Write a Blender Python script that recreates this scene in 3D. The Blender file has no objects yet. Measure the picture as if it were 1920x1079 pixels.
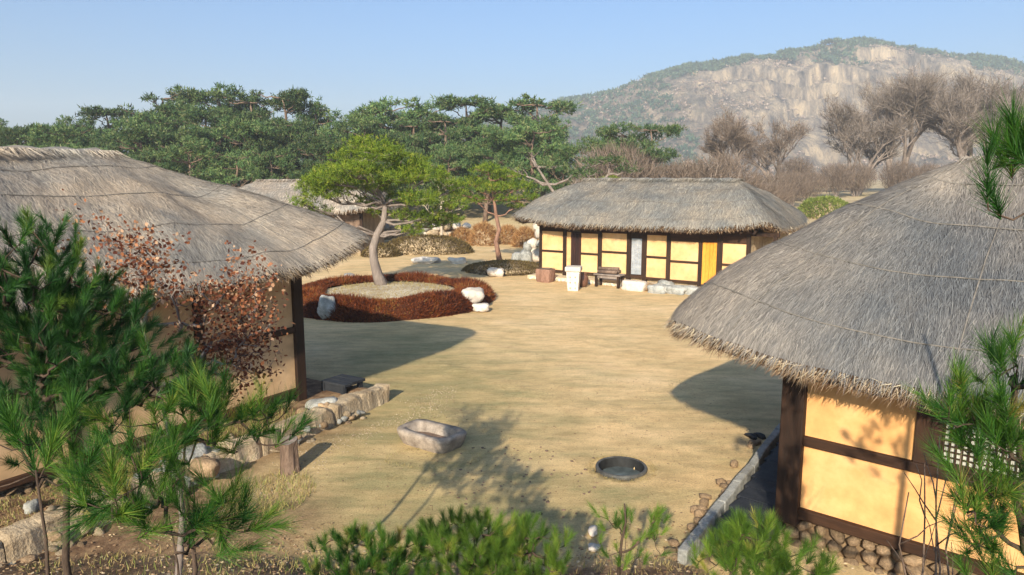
import bpy, math, random
import numpy as np
from mathutils import Vector, Matrix, noise

C = bpy.context.scene.collection
S = bpy.context.scene
R = math.radians
random.seed(7)
RNG = np.random.default_rng(7)

# ------------------------------------------------------------------ camera, sky, sun, exposure
cam_d = bpy.data.cameras.new('camera')
cam_d.sensor_width = 36.0
cam_d.lens = 1350 / 1920 * 36
cam_d.clip_start = 0.05
cam_d.clip_end = 6000
cam = bpy.data.objects.new('camera', cam_d)
C.objects.link(cam)
cam.location = (0, 0, 4.6)
cam.rotation_euler = (R(90) - math.atan(209.5 / 1350), 0, 0)
S.camera = cam

SUN = Vector((-0.50, -2.05, 1.0)).normalized()          # towards the sun
elev = math.asin(SUN.z)
az = math.atan2(SUN.x, SUN.y)
world = bpy.data.worlds.new('World')
S.world = world
world.use_nodes = True
wn = world.node_tree.nodes
sky = wn.new('ShaderNodeTexSky')
sky.sky_type = 'NISHITA'
sky.sun_disc = False
sky.sun_elevation = elev
sky.sun_rotation = az
sky.air_density = 1.0
sky.dust_density = 4.0
sky.ozone_density = 5.0
tint = wn.new('ShaderNodeMixRGB')
tint.blend_type = 'MULTIPLY'
tint.inputs[0].default_value = 1.0
tint.inputs[2].default_value = (.66, .87, 1.01, 1)
world.node_tree.links.new(sky.outputs[0], tint.inputs[1])
world.node_tree.links.new(tint.outputs[0], wn['Background'].inputs[0])
wn['Background'].inputs[1].default_value = 0.10
sl = bpy.data.lights.new('sun', 'SUN')
sl.energy = 5.0
sl.angle = R(0.6)
sl.color = (1.0, 0.89, 0.70)
sun = bpy.data.objects.new('sun', sl)
C.objects.link(sun)
sun.rotation_euler = SUN.to_track_quat('Z', 'Y').to_euler()
S.view_settings.view_transform = 'Standard'
S.view_settings.look = 'None'
S.view_settings.exposure = 1.0
S.view_settings.gamma = 1
S.view_settings.use_curve_mapping = False
S.render.engine = 'CYCLES'
S.cycles.volume_step_rate = 4
S.cycles.volume_max_steps = 64
S.cycles.volume_bounces = 0
S.cycles.max_bounces = 6
S.cycles.transparent_max_bounces = 8

# ------------------------------------------------------------------ materials
def srgb(h):
    c = [int(h[i:i + 2], 16) / 255 for i in (0, 2, 4)]
    return tuple(((x / 12.92) if x <= 0.04045 else ((x + 0.055) / 1.055) ** 2.4) for x in c) + (1,)

def node(nt, t, **kw):
    n = nt.nodes.new(t)
    for k, v in kw.items():
        setattr(n, k, v)
    return n

def ramp(nt, src, stops):
    r = node(nt, 'ShaderNodeValToRGB')
    el = r.color_ramp.elements
    while len(el) < len(stops):
        el.new(0.5)
    for e, (p, c) in zip(el, stops):
        e.position = p
        e.color = c if len(c) == 4 else tuple(c) + (1,)
    nt.links.new(src, r.inputs[0])
    return r

def nz(nt, scale, detail=4, stretch=(1, 1, 1), coord='Object', rough=0.6, rot=(0, 0, 0), uv=None):
    tc = node(nt, 'ShaderNodeTexCoord')
    mp = node(nt, 'ShaderNodeMapping')
    mp.inputs['Scale'].default_value = stretch
    mp.inputs['Rotation'].default_value = rot
    nt.links.new(tc.outputs[coord], mp.inputs[0])
    n = node(nt, 'ShaderNodeTexNoise')
    n.inputs['Scale'].default_value = scale
    n.inputs['Detail'].default_value = detail
    n.inputs['Roughness'].default_value = rough
    nt.links.new(mp.outputs[0], n.inputs[0])
    return n.outputs[0]

def mix(nt, a, b, f, mode='MIX'):
    m = node(nt, 'ShaderNodeMixRGB', blend_type=mode)
    for i, v in ((0, f), (1, a), (2, b)):
        if hasattr(v, 'links'):
            nt.links.new(v, m.inputs[i])
        else:
            m.inputs[i].default_value = v if i == 0 else (tuple(v) if len(v) == 4 else tuple(v) + (1,))
    return m.outputs[0]

def attr(nt, name):
    a = node(nt, 'ShaderNodeAttribute', attribute_name=name)
    return a.outputs['Fac']

def newmat(name, rough=0.85):
    m = bpy.data.materials.new(name)
    m.use_nodes = True
    nt = m.node_tree
    b = nt.nodes['Principled BSDF']
    b.inputs['Roughness'].default_value = rough
    b.inputs['Specular IOR Level'].default_value = 0.25
    return m, nt, b

def bump(nt, b, src, strength, dist=0.02):
    n = node(nt, 'ShaderNodeBump')
    n.inputs['Strength'].default_value = strength
    n.inputs['Distance'].default_value = dist
    nt.links.new(src, n.inputs['Height'])
    nt.links.new(n.outputs[0], b.inputs['Normal'])

def simple(name, c1, c2, scale=3, stretch=(1, 1, 1), rough=0.85, bs=0.5, bd=0.01, fine=40, c3=None, objvar=0.0, gr=(.72, 1.2)):
    m, nt, b = newmat(name, rough)
    n1 = nz(nt, scale, 6, stretch)
    stops = [(0.3, c1), (0.68, c2)] if c3 is None else [(0.28, c1), (0.5, c2), (0.72, c3)]
    col = ramp(nt, n1, stops).outputs[0]
    n2 = nz(nt, fine, 4, stretch)
    g = ramp(nt, n2, [(0.3, (gr[0],) * 3), (0.7, (gr[1],) * 3)]).outputs[0]
    col = mix(nt, col, g, 0.8, 'MULTIPLY')
    if objvar:
        oi = node(nt, 'ShaderNodeObjectInfo')
        v = ramp(nt, oi.outputs['Random'], [(0, (1 - objvar,) * 3), (1, (1 + objvar,) * 3)]).outputs[0]
        col = mix(nt, col, v, 1.0, 'MULTIPLY')
    nt.links.new(col, b.inputs['Base Color'])
    bump(nt, b, n2, bs, bd)
    return m

def leafmat(name, stops, trans=0.35, rough=0.6, objvar=0.0):
    """small blades: colour by the per-blade value 'var', a little translucent"""
    m, nt, b = newmat(name, rough)
    col = ramp(nt, attr(nt, 'var'), stops).outputs[0]
    if objvar:
        oi = node(nt, 'ShaderNodeObjectInfo')
        v = ramp(nt, oi.outputs['Random'], [(0, (1 - objvar,) * 3), (1, (1 + objvar,) * 3)]).outputs[0]
        col = mix(nt, col, v, 1.0, 'MULTIPLY')
    nt.links.new(col, b.inputs['Base Color'])
    if trans:
        t = node(nt, 'ShaderNodeBsdfTranslucent')
        nt.links.new(col, t.inputs[0])
        ms = node(nt, 'ShaderNodeMixShader')
        ms.inputs[0].default_value = trans
        nt.links.new(b.outputs[0], ms.inputs[1])
        nt.links.new(t.outputs[0], ms.inputs[2])
        nt.links.new(ms.outputs[0], nt.nodes['Material Output'].inputs[0])
    return m

def g3(a, b, c):
    return (a, b, c, 1)

M = {}
M['wood'] = simple('dark_weathered_wood', g3(.012, .006, .0035), g3(.040, .018, .009), 6, (1, 1, .15), .75, .6, .006, 60)
M['wood_h'] = simple('dark_weathered_beam', g3(.018, .008, .004), g3(.055, .024, .011), 6, (.15, 1, 1), .75, .6, .006, 60)
M['plaster'] = simple('ochre_earth_plaster', g3(.55, .27, .095), g3(.64, .335, .13), 1.0, (1, 1, 1), .95, .25, .012, 4, c3=g3(.68, .40, .19), gr=(.82, 1.07))
M['plaster_pale'] = simple('pale_ochre_plaster', g3(.54, .31, .13), g3(.63, .385, .18), .9, (1, 1, 1), .95, .2, .01, 5, c3=g3(.66, .44, .24), gr=(.80, 1.08))
M['plaster_shaded'] = simple('shaded_wall_plaster', g3(.40, .25, .13), g3(.52, .34, .185), 1.0, (1, 1, 1), .95, .3, .01, 5, c3=g3(.50, .35, .22), gr=(.80, 1.08))  # darker plaster copy; the left wall's shade is put into its colour
M['dark_earth'] = simple('damp_dark_earth', g3(.08, .05, .03), g3(.24, .16, .09), 3.0, (1, 1, 1), .95, .8, .02, 25)
M['stone'] = simple('foundation_stone', g3(.15, .10, .06), g3(.44, .30, .18), 4, (1, 1, 1), .9, .9, .03, 22, objvar=.4)
M['palestone'] = simple('pale_granite', g3(.42, .36, .31), g3(.62, .55, .47), 6, (1, 1, 1), .9, .6, .01, 50, objvar=.1)
M['greystone'] = simple('grey_granite', g3(.17, .17, .16), g3(.40, .39, .36), 4, (1, 1, 1), .9, .9, .02, 30, objvar=.15)
M['kerb'] = simple('earthen_kerb_stone', g3(.28, .20, .12), g3(.50, .40, .28), 2.5, (1, 1, 1), .95, .9, .03, 25, objvar=.18)
M['trough'] = simple('pinkish_trough_stone', g3(.16, .125, .10), g3(.36, .30, .245), 6, (1, 1, 1), .9, .7, .012, 50)
M['soilfill'] = simple('packed_earth', g3(.22, .15, .09), g3(.46, .35, .22), 2.0, (1, 1, 1), .95, .8, .02, 25)
M['podium'] = simple('pale_packed_earth', g3(.44, .34, .22), g3(.60, .48, .33), 1.5, (1, 1, 1), .95, .6, .02, 20)
M['near_black'] = simple('near_black_board', g3(.012, .014, .018), g3(.032, .034, .04), 5, (1, 1, 1), .7, .5, .01, 40)  # near-black boards; by the right post this black stands in for shade
M['bark'] = simple('pine_bark', g3(.08, .05, .035), g3(.22, .15, .11), 5, (1, 1, .4), .95, 1.0, .03, 22)
M['darkbark'] = simple('dark_sapling_bark', g3(.03, .02, .014), g3(.10, .065, .045), 8, (1, 1, .4), .95, .8, .01, 50)
M['redbark'] = simple('red_pine_bark', g3(.14, .07, .045), g3(.30, .17, .12), 5, (1, 1, .4), .95, 1.0, .03, 22)
M['greybark'] = simple('grey_bark', g3(.13, .10, .085), g3(.26, .21, .18), 3, (1, 1, .3), .95, .8, .03, 18)
M['paledeadwood'] = simple('pale_deadwood', g3(.34, .27, .20), g3(.52, .43, .33), 6, (1, 1, .2), .9, .5, .01, 40)
M['yellowdoor'] = simple('amber_door_board', g3(.50, .20, .02), g3(.68, .30, .04), 3, (1, 1, .2), .7, .3, .005, 30)
M['darkdoor'] = simple('dark_red_door', g3(.018, .008, .006), g3(.045, .016, .012), 3, (1, 1, .2), .7, .3, .005, 30)
M['paper'] = simple('door_paper', g3(.22, .24, .27), g3(.36, .37, .40), 4, (1, 1, 1), .95, .2, .004, 30)
M['whitepaper'] = simple('window_paper', g3(.34, .33, .28), g3(.50, .48, .42), 4, (1, 1, 1), .95, .2, .004, 30)
M['water'] = simple('still_water', g3(.05, .06, .062), g3(.10, .12, .12), 3, (1, 1, 1), .12, .1, .002, 10)
M['rope'] = simple('straw_rope', g3(.09, .08, .07), g3(.20, .175, .15), 10, (1, 1, 1), .95, .5, .005, 60)
M['jar'] = simple('brown_glazed_jar', g3(.10, .045, .03), g3(.16, .08, .05), 4, (1, 1, 1), .4, .2, .004, 20)
M['dryleaf'] = leafmat('dry_oak_leaf', [(0, g3(.07, .020, .012)), (.4, g3(.20, .065, .03)), (.75, g3(.38, .16, .07)), (1, g3(.50, .34, .22))], .3)
M['needle_far'] = leafmat('forest_needles', [(0, g3(.025, .055, .022)), (.4, g3(.060, .115, .036)), (.75, g3(.13, .18, .055)), (1, g3(.22, .20, .10))], .3, objvar=.38)
M['needle_mid'] = leafmat('garden_pine_needles', [(0, g3(.040, .080, .008)), (.45, g3(.115, .175, .014)), (.8, g3(.21, .27, .022)), (1, g3(.33, .27, .05))], .3)
M['needle_dark'] = leafmat('dark_pine_needles', [(0, g3(.045, .075, .02)), (.6, g3(.10, .14, .035)), (1, g3(.17, .19, .06))], .3)
M['needle_near'] = leafmat('fresh_pine_needles', [(0, g3(.010, .042, .008)), (.4, g3(.030, .105, .014)), (.72, g3(.085, .18, .018)), (.9, g3(.20, .26, .04)), (1, g3(.36, .22, .06))], .35, .5)
M['needle_blue'] = leafmat('dense_dark_needles', [(0, g3(.006, .024, .008)), (.5, g3(.018, .065, .014)), (.85, g3(.05, .14, .02)), (1, g3(.14, .20, .03))], .25, .5)
M['needle_yel'] = leafmat('low_pine_needles', [(0, g3(.035, .075, .012)), (.45, g3(.085, .17, .02)), (.85, g3(.17, .26, .03)), (1, g3(.38, .34, .07))], .35, .5)
M['russet'] = leafmat('russet_hedge_leaf', [(0, g3(.03, .007, .003)), (.5, g3(.125, .028, .007)), (.85, g3(.24, .065, .015)), (1, g3(.22, .12, .03))], .2)
M['olive'] = leafmat('olive_hedge_leaf', [(0, g3(.035, .022, .008)), (.5, g3(.10, .065, .02)), (1, g3(.18, .13, .04))], .2)
M['greenbush'] = leafmat('green_bush_leaf', [(0, g3(.06, .09, .015)), (.5, g3(.14, .18, .03)), (1, g3(.26, .28, .06))], .25)
M['drygrass'] = leafmat('dry_grass_blade', [(0, g3(.24, .17, .07)), (.5, g3(.42, .33, .14)), (.8, g3(.26, .27, .07)), (1, g3(.12, .20, .04))], .3)
M['orangegrass'] = leafmat('orange_shrub_twig', [(0, g3(.16, .07, .025)), (.5, g3(.36, .17, .06)), (1, g3(.50, .33, .15))], .2)
M['twig'] = leafmat('bare_twig', [(0, g3(.09, .07, .055)), (.6, g3(.17, .135, .11)), (1, g3(.27, .22, .19))], 0.0, .9)
M['scrub'] = leafmat('hill_scrub', [(0, g3(.07, .075, .045)), (.15, g3(.12, .09, .06)), (.45, g3(.19, .13, .10)), (.75, g3(.30, .22, .18)), (1, g3(.42, .33, .26))], 0.0, .9)
M['ridge_pine'] = leafmat('ridge_pine_needles', [(0, g3(.02, .045, .03)), (.6, g3(.045, .085, .045)), (1, g3(.09, .12, .06))], .2)
M['redtwig'] = leafmat('reddish_twig', [(0, g3(.075, .055, .04)), (.6, g3(.145, .105, .08)), (1, g3(.24, .18, .14))], 0.0, .9)
M['leafsoil'] = leafmat('fallen_leaf', [(0, g3(.14, .07, .04)), (.6, g3(.34, .22, .12)), (1, g3(.5, .4, .26))], 0.1, .9)

def thatch_mats(tag_, tan, grey, grey_y=None):
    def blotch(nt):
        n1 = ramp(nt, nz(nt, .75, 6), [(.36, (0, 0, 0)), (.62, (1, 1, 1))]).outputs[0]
        if grey_y is None:
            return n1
        # the slope towards the bank is mixed towards grey
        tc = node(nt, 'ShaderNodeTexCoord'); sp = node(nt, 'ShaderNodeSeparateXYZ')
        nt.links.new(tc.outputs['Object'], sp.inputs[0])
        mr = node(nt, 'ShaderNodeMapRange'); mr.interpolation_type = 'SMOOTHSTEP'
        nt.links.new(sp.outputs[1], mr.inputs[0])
        mr.inputs[1].default_value = grey_y + 1.2; mr.inputs[2].default_value = grey_y - .6
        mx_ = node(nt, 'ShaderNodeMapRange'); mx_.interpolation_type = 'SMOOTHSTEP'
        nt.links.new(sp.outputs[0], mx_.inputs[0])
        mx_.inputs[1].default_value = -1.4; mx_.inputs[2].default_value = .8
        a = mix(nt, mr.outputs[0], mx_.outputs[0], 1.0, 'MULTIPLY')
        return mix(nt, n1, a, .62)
    # base skin
    m, nt, b = newmat('thatch_' + tag_, .95)
    n1 = nz(nt, .75, 6)
    base = mix(nt, tan, grey, blotch(nt))
    n3 = nz(nt, 1.0, 5, (46, 2.2, 1), 'UV', .7)
    col = mix(nt, base, ramp(nt, n3, [(.28, (.42,) * 3), (.7, (1.22,) * 3)]).outputs[0], 1.0, 'MULTIPLY')
    n4 = nz(nt, 5, 6)
    col = mix(nt, col, ramp(nt, n4, [(.35, (.70, .68, .66)), (.65, (1.1,) * 3)]).outputs[0], .8, 'MULTIPLY')
    nt.links.new(col, b.inputs['Base Color'])
    bump(nt, b, n3, 1.0, .035)
    # loose straw
    m2, nt, b = newmat('straw_' + tag_, .85)
    n1 = nz(nt, .75, 6)
    base = mix(nt, tan, grey, blotch(nt))
    v = ramp(nt, attr(nt, 'var'), [(0, (.66, .64, .62)), (.5, (1.0, .98, .95)), (.9, (1.3, 1.28, 1.22)), (1, (1.6, 1.52, 1.36))]).outputs[0]
    nt.links.new(mix(nt, base, v, 1.0, 'MULTIPLY'), b.inputs['Base Color'])
    return m, m2

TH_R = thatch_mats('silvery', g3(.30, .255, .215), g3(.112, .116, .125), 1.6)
TH_L = thatch_mats('tawny', g3(.38, .31, .245), g3(.25, .23, .21))
TH_B = thatch_mats('grey', g3(.26, .225, .185), g3(.175, .172, .165))
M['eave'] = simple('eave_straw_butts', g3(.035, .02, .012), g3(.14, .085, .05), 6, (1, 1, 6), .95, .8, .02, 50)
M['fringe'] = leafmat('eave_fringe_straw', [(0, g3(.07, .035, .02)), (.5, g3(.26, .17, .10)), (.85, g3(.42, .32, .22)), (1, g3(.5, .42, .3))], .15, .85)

# ------------------------------------------------------------------ object helpers
def props(o, label=None, cat=None, group=None, kind=None):
    for k, v in (('label', label), ('category', cat), ('group', group), ('kind', kind)):
        if v:
            o[k] = v
    return o

def thing(name, label, cat, loc=(0, 0, 0), rz=0, group=None):
    o = bpy.data.objects.new(name, None)
    o.empty_display_size = .2
    C.objects.link(o)
    o.location = loc
    o.rotation_euler = (0, 0, rz)
    return props(o, label, cat, group)

def link(name, me, m, parent=None, smooth=False, **kw):
    if m is not None and not me.materials:
        me.materials.append(m)
    if smooth:
        me.polygons.foreach_set('use_smooth', [True] * len(me.polygons))
    o = bpy.data.objects.new(name, me)
    C.objects.link(o)
    if parent is not None:
        o.parent = parent
    return props(o, **kw)

def copy_tree(o, parent=None):
    c = o.copy()
    C.objects.link(c)
    if parent is not None:
        c.parent = parent
    for ch in list(o.children):
        copy_tree(ch, c)
    return c

class MB:
    def __init__(s):
        s.v = []
        s.f = []
    def add(s, vs, fs):
        n = len(s.v)
        s.v += [tuple(v) for v in vs]
        s.f += [tuple(i + n for i in f) for f in fs]
        return s
    def box(s, x0, x1, y0, y1, z0, z1):
        return s.add([(x0, y0, z0), (x1, y0, z0), (x1, y1, z0), (x0, y1, z0), (x0, y0, z1), (x1, y0, z1), (x1, y1, z1), (x0, y1, z1)],
                     [(0, 3, 2, 1), (4, 5, 6, 7), (0, 1, 5, 4), (1, 2, 6, 5), (2, 3, 7, 6), (3, 0, 4, 7)])
    def tube(s, pts, rad, n=6, cap=True):
        pts = [Vector(p) for p in pts]
        rings = []
        up = Vector((0, 0, 1))
        for i, p in enumerate(pts):
            d = (pts[min(i + 1, len(pts) - 1)] - pts[max(i - 1, 0)])
            d = d.normalized() if d.length > 1e-9 else up
            a = d.cross(Vector((1, 0, 0)) if abs(d.x) < .8 else Vector((0, 1, 0))).normalized()
            b = d.cross(a)
            r = rad[i] if hasattr(rad, '__len__') else rad
            rings.append([p + a * (math.cos(k * math.tau / n) * r) + b * (math.sin(k * math.tau / n) * r) for k in range(n)])
        vs = [v for r in rings for v in r]
        fs = [(i * n + k, i * n + (k + 1) % n, (i + 1) * n + (k + 1) % n, (i + 1) * n + k) for i in range(len(pts) - 1) for k in range(n)]
        if cap:
            fs.append(tuple(range(n))[::-1])
            fs.append(tuple((len(pts) - 1) * n + k for k in range(n)))
        return s.add(vs, fs)
    def lathe(s, prof, n=24):
        vs = [(r * math.cos(k * math.tau / n), r * math.sin(k * math.tau / n), z) for r, z in prof for k in range(n)]
        fs = [(i * n + k, i * n + (k + 1) % n, (i + 1) * n + (k + 1) % n, (i + 1) * n + k) for i in range(len(prof) - 1) for k in range(n)]
        return s.add(vs, fs)
    def mesh(s, name='m'):
        me = bpy.data.meshes.new(name)
        me.from_pydata(s.v, [], s.f)
        me.update()
        return me
    def obj(s, name, m, parent=None, bevel=0, smooth=False, **kw):
        o = link(name, s.mesh(name), m, parent, smooth, **kw)
        if bevel:
            b = o.modifiers.new('bevel', 'BEVEL')
            b.width = bevel
            b.segments = 2
        return o

def npmesh(name, V, F, var=None):
    """V (n,3), F (m,k) equal-sided faces"""
    me = bpy.data.meshes.new(name)
    k = F.shape[1]
    me.vertices.add(len(V))
    me.vertices.foreach_set('co', V.astype(np.float32).ravel())
    me.loops.add(F.size)
    me.loops.foreach_set('vertex_index', F.astype(np.int32).ravel())
    me.polygons.add(len(F))
    me.polygons.foreach_set('loop_start', np.arange(0, F.size, k, dtype=np.int32))
    me.polygons.foreach_set('loop_total', np.full(len(F), k, np.int32))
    if var is not None:
        a = me.attributes.new('var', 'FLOAT', 'POINT')
        a.data.foreach_set('value', np.asarray(var, np.float32))
    me.update(calc_edges=True)
    me.validate()
    return me

def unit(a):
    return a / np.maximum(np.linalg.norm(a, axis=-1, keepdims=True), 1e-9)

def blades(P, D, L, W, side=None, rng=RNG, droop=None):
    """one thin triangle per blade, from base P along D (unit), length L, width W"""
    n = len(P)
    if side is None:
        side = unit(np.cross(D, rng.normal(size=(n, 3))))
    L = np.broadcast_to(L, (n,))[:, None]
    W = np.broadcast_to(W, (n,))[:, None]
    a = P - side * W / 2
    b = P + side * W / 2
    c = P + D * L
    if droop is not None:
        c[:, 2] -= droop
    V = np.stack([a, b, c], 1).reshape(-1, 3)
    return V

def blade_mesh(name, V, var):
    n = len(V) // 3
    return npmesh(name, V, np.arange(n * 3).reshape(-1, 3), np.repeat(var, 3))

def leafquads(P, rng, size, flat=0.0):
    n = len(P)
    a = unit(rng.normal(size=(n, 3)))
    b = unit(np.cross(a, rng.normal(size=(n, 3))))
    s = (size * rng.uniform(.6, 1.3, n))[:, None]
    V = np.stack([P, P + a * s * .5 + b * s * .35, P + a * s, P + a * s * .5 - b * s * .35], 1).reshape(-1, 3)
    return V

def quad_mesh(name, V, var):
    n = len(V) // 4
    return npmesh(name, V, np.arange(n * 4).reshape(-1, 4), np.repeat(var, 4))

# rocks -------------------------------------------------------------
def ico(sub):
    import bmesh
    bm = bmesh.new()
    bmesh.ops.create_icosphere(bm, subdivisions=sub, radius=1)
    v = [x.co.copy() for x in bm.verts]
    f = [tuple(q.index for q in p.verts) for p in bm.faces]
    bm.free()
    return v, f
ICO = {k: ico(k) for k in (1, 2, 3, 4)}

def rockmesh(seed, sub=2, amp=.22, boxy=.5, size=(1, 1, 1), fine=0.0):
    v, f = ICO[sub]
    o = Vector((seed * 7.3, seed * 3.1, seed * 1.7))
    out = []
    for p in v:
        m = max(abs(p.x), abs(p.y), abs(p.z))
        q = p.lerp(p / m, boxy) * .8
        q = q * (1 + amp * noise.noise(p * 1.3 + o) + fine * noise.noise(p * 4 + o))
        out.append((q.x * size[0], q.y * size[1], q.z * size[2]))
    me = bpy.data.meshes.new('rock')
    me.from_pydata(out, [], f)
    return me

ROCK1 = [rockmesh(i, 1, .3, .55) for i in range(8)]      # 80 triangle stones, unit size
ROCK2 = [rockmesh(i + 20, 2, .35, .5, fine=.06) for i in range(6)]

def stone(name, loc, size, m, parent=None, rz=None, bank=ROCK1, smooth=True, tilt=.15, **kw):
    key = random.choice(bank)
    if smooth and not key.get('sm'):
        key.polygons.foreach_set('use_smooth', [True] * len(key.polygons))
        key['sm'] = 1
    o = bpy.data.objects.new(name, key)
    C.objects.link(o)
    if not key.materials:
        key.materials.append(m)
    if key.materials[0] != m:
        o.material_slots[0].link = 'OBJECT'
        o.material_slots[0].material = m
    o.location = loc
    o.scale = size
    o.rotation_euler = (random.uniform(-.15, .15), random.uniform(-tilt, tilt), random.uniform(0, 6.28) if rz is None else rz)
    if parent is not None:
        o.parent = parent
    return props(o, **kw)

# ------------------------------------------------------------------ terrain
def sstep(a, b, x):
    t = np.clip((x - a) / (b - a), 0, 1)
    return t * t * (3 - 2 * t)

def wav(x, y, f, s):
    return (np.sin(x * f + s) * np.cos(y * f * 1.13 + s * 2.1) + np.sin((x * .7 + y * .6) * f * 1.9 + s * 3.3) * .5) / 1.5

KA = np.array([-6.14, 8.08]); KB = np.array([-2.82, 14.15])
KD = (KB - KA) / np.linalg.norm(KB - KA)

def terrain(x, y):
    x = np.asarray(x, float); y = np.asarray(y, float)
    z = 0.018 * wav(x, y, 1.7, 1.0) + 0.010 * wav(x, y, 5.1, 2.0)
    # the bank the picture is taken from
    ys = 8.15 - .95 * np.clip(x - 1.9, 0, 6) + .15 * wav(x, y, .9, 3)
    up = np.clip(ys - y, 0, 9)
    bank = .36 * up + .05 * wav(x, y, 2.2, 5) * sstep(0, 1, up)
    z = z + np.minimum(bank, 2.95 + .1 * wav(x, y, .5, 2))
    # raised terrace in front of the left house
    side = (x - KA[0]) * (-KD[1]) + (y - KA[1]) * KD[0]     # > 0 to the left of the kerb
    along = (x - KA[0]) * KD[0] + (y - KA[1]) * KD[1]
    ter = sstep(-.02, .10, side) * sstep(7.6, 6.9, along) * sstep(9, 6, side) 
    z = np.maximum(z, ter * (.27 + .04 * wav(x, y, 2.6, 4)))
    z = z - .35 * (np.hypot(x - 1.735, y - 10.85) < .36)
    # gentle rise behind the hamlet and the wooded hill on the left
    z = z + 2.2 * sstep(45, 105, y)
    z = z + 3.2 * sstep(58, 110, y) * sstep(22, -5, x)
    return z

def axis(fine0, fine1, step, lo, hi, g=1.16):
    a = list(np.arange(fine0, fine1 + step / 2, step))
    s = step
    while a[-1] < hi:
        s *= g
        a.append(a[-1] + s)
    s = step
    while a[0] > lo:
        s *= g
        a.insert(0, a[0] - s)
    return np.array(a)

gx = axis(-9, 9, .10, -1400, 1400)
gy = axis(3, 24, .10, -300, 1400)
GX, GY = np.meshgrid(gx, gy)
GZ = terrain(GX, GY)
nx, ny = len(gx), len(gy)
I = np.arange(nx * ny).reshape(ny, nx)
F = np.stack([I[:-1, :-1], I[:-1, 1:], I[1:, 1:], I[1:, :-1]], -1).reshape(-1, 4)
gm = npmesh('ground', np.stack([GX, GY, GZ], -1).reshape(-1, 3), F)
xf, yf = GX.ravel(), GY.ravel()
side = (xf - KA[0]) * (-KD[1]) + (yf - KA[1]) * KD[0]
along = (xf - KA[0]) * KD[0] + (yf - KA[1]) * KD[1]
nearsoil = .75 * sstep(-1.3, -.1, side) * sstep(0, -.05, side) * sstep(7, 5, along) + .85 * sstep(-2.0, -3.2, xf) * sstep(10.4, 9.2, yf) * sstep(.1, 0, side)
soil = np.clip(nearsoil + sstep(-.05, .3, side) * sstep(8, 7, along) + sstep(.3, 1.0, (8.4 - .95 * np.clip(xf - 1.9, 0, 6)) - yf), 0, 1)
at_ = gm.attributes.new('soil', 'FLOAT', 'POINT'); at_.data.foreach_set('value', soil.astype(np.float32))
moss = np.exp(-(((xf + 1.6) / 2.6) ** 2 + ((yf - 14.5) / 5.0) ** 2)) + .75 * np.exp(-(((xf + .3) / 3.5) ** 2 + ((yf - 9.2) / 1.6) ** 2)) \
    + .6 * np.exp(-(((xf + 3.2) / 1.6) ** 2 + ((yf - 19) / 4) ** 2)) + .5 * np.exp(-(((xf - 4.5) / 1.5) ** 2 + ((yf - 13.5) / 2.5) ** 2))
at_ = gm.attributes.new('moss', 'FLOAT', 'POINT'); at_.data.foreach_set('value', np.clip(moss, 0, 1).astype(np.float32))
field = sstep(50, 70, yf)
at_ = gm.attributes.new('field', 'FLOAT', 'POINT'); at_.data.foreach_set('value', field.astype(np.float32))

m, nt, b = newmat('yard_sand', .95)
big = nz(nt, .35, 5, (1, 1, 1))
sand = ramp(nt, big, [(.32, (.56, .38, .185)), (.5, (.66, .455, .235)), (.68, (.70, .50, .28))]).outputs[0]
streak = nz(nt, 1.1, 7, (.55, 1.7, 1), rot=(0, 0, .12), rough=.68)
mossc = ramp(nt, streak, [(.35, (.40, .30, .135)), (.65, (.29, .245, .115))]).outputs[0]
mm = node(nt, 'ShaderNodeMath', operation='MULTIPLY_ADD')
nt.links.new(attr(nt, 'moss'), mm.inputs[0]); mm.inputs[1].default_value = .85
blot = ramp(nt, streak, [(.42, (0, 0, 0)), (.66, (.5, .5, .5))]).outputs[0]
nt.links.new(blot, mm.inputs[2])
mc = node(nt, 'ShaderNodeClamp'); nt.links.new(mm.outputs[0], mc.inputs[0])
col = mix(nt, sand, mossc, mc.outputs[0])
soilc = ramp(nt, nz(nt, 3.5, 7, rough=.7), [(.3, (.07, .036, .02)), (.48, (.17, .10, .055)), (.6, (.28, .18, .10)), (.75, (.17, .15, .05))]).outputs[0]
col = mix(nt, col, soilc, attr(nt, 'soil'))
fieldc = ramp(nt, nz(nt, .05, 6, (1, 3, 1)), [(.35, (.30, .22, .13)), (.55, (.50, .39, .23)), (.7, (.38, .31, .17))]).outputs[0]
col = mix(nt, col, fieldc, attr(nt, 'field'))
speck = nz(nt, 38, 5, rough=.75)
col = mix(nt, col, ramp(nt, speck, [(.33, (.55,) * 3), (.5, (1,) * 3), (.7, (1.22,) * 3)]).outputs[0], .85, 'MULTIPLY')
foot = nz(nt, 7, 3, (1, .7, 1), rough=.5)
col = mix(nt, col, ramp(nt, foot, [(.30, (.74, .72, .68)), (.40, (1,) * 3)]).outputs[0], .55, 'MULTIPLY')
mid = nz(nt, 3.2, 6, (.6, 1.4, 1), rough=.7, rot=(0, 0, .1))
col = mix(nt, col, ramp(nt, mid, [(.34, (.80, .79, .76)), (.62, (1.08,) * 3)]).outputs[0], .9, 'MULTIPLY')
nt.links.new(col, b.inputs['Base Color'])
bump(nt, b, speck, .6, .02)
link('ground', gm, m, smooth=True, kind='structure')

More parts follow.
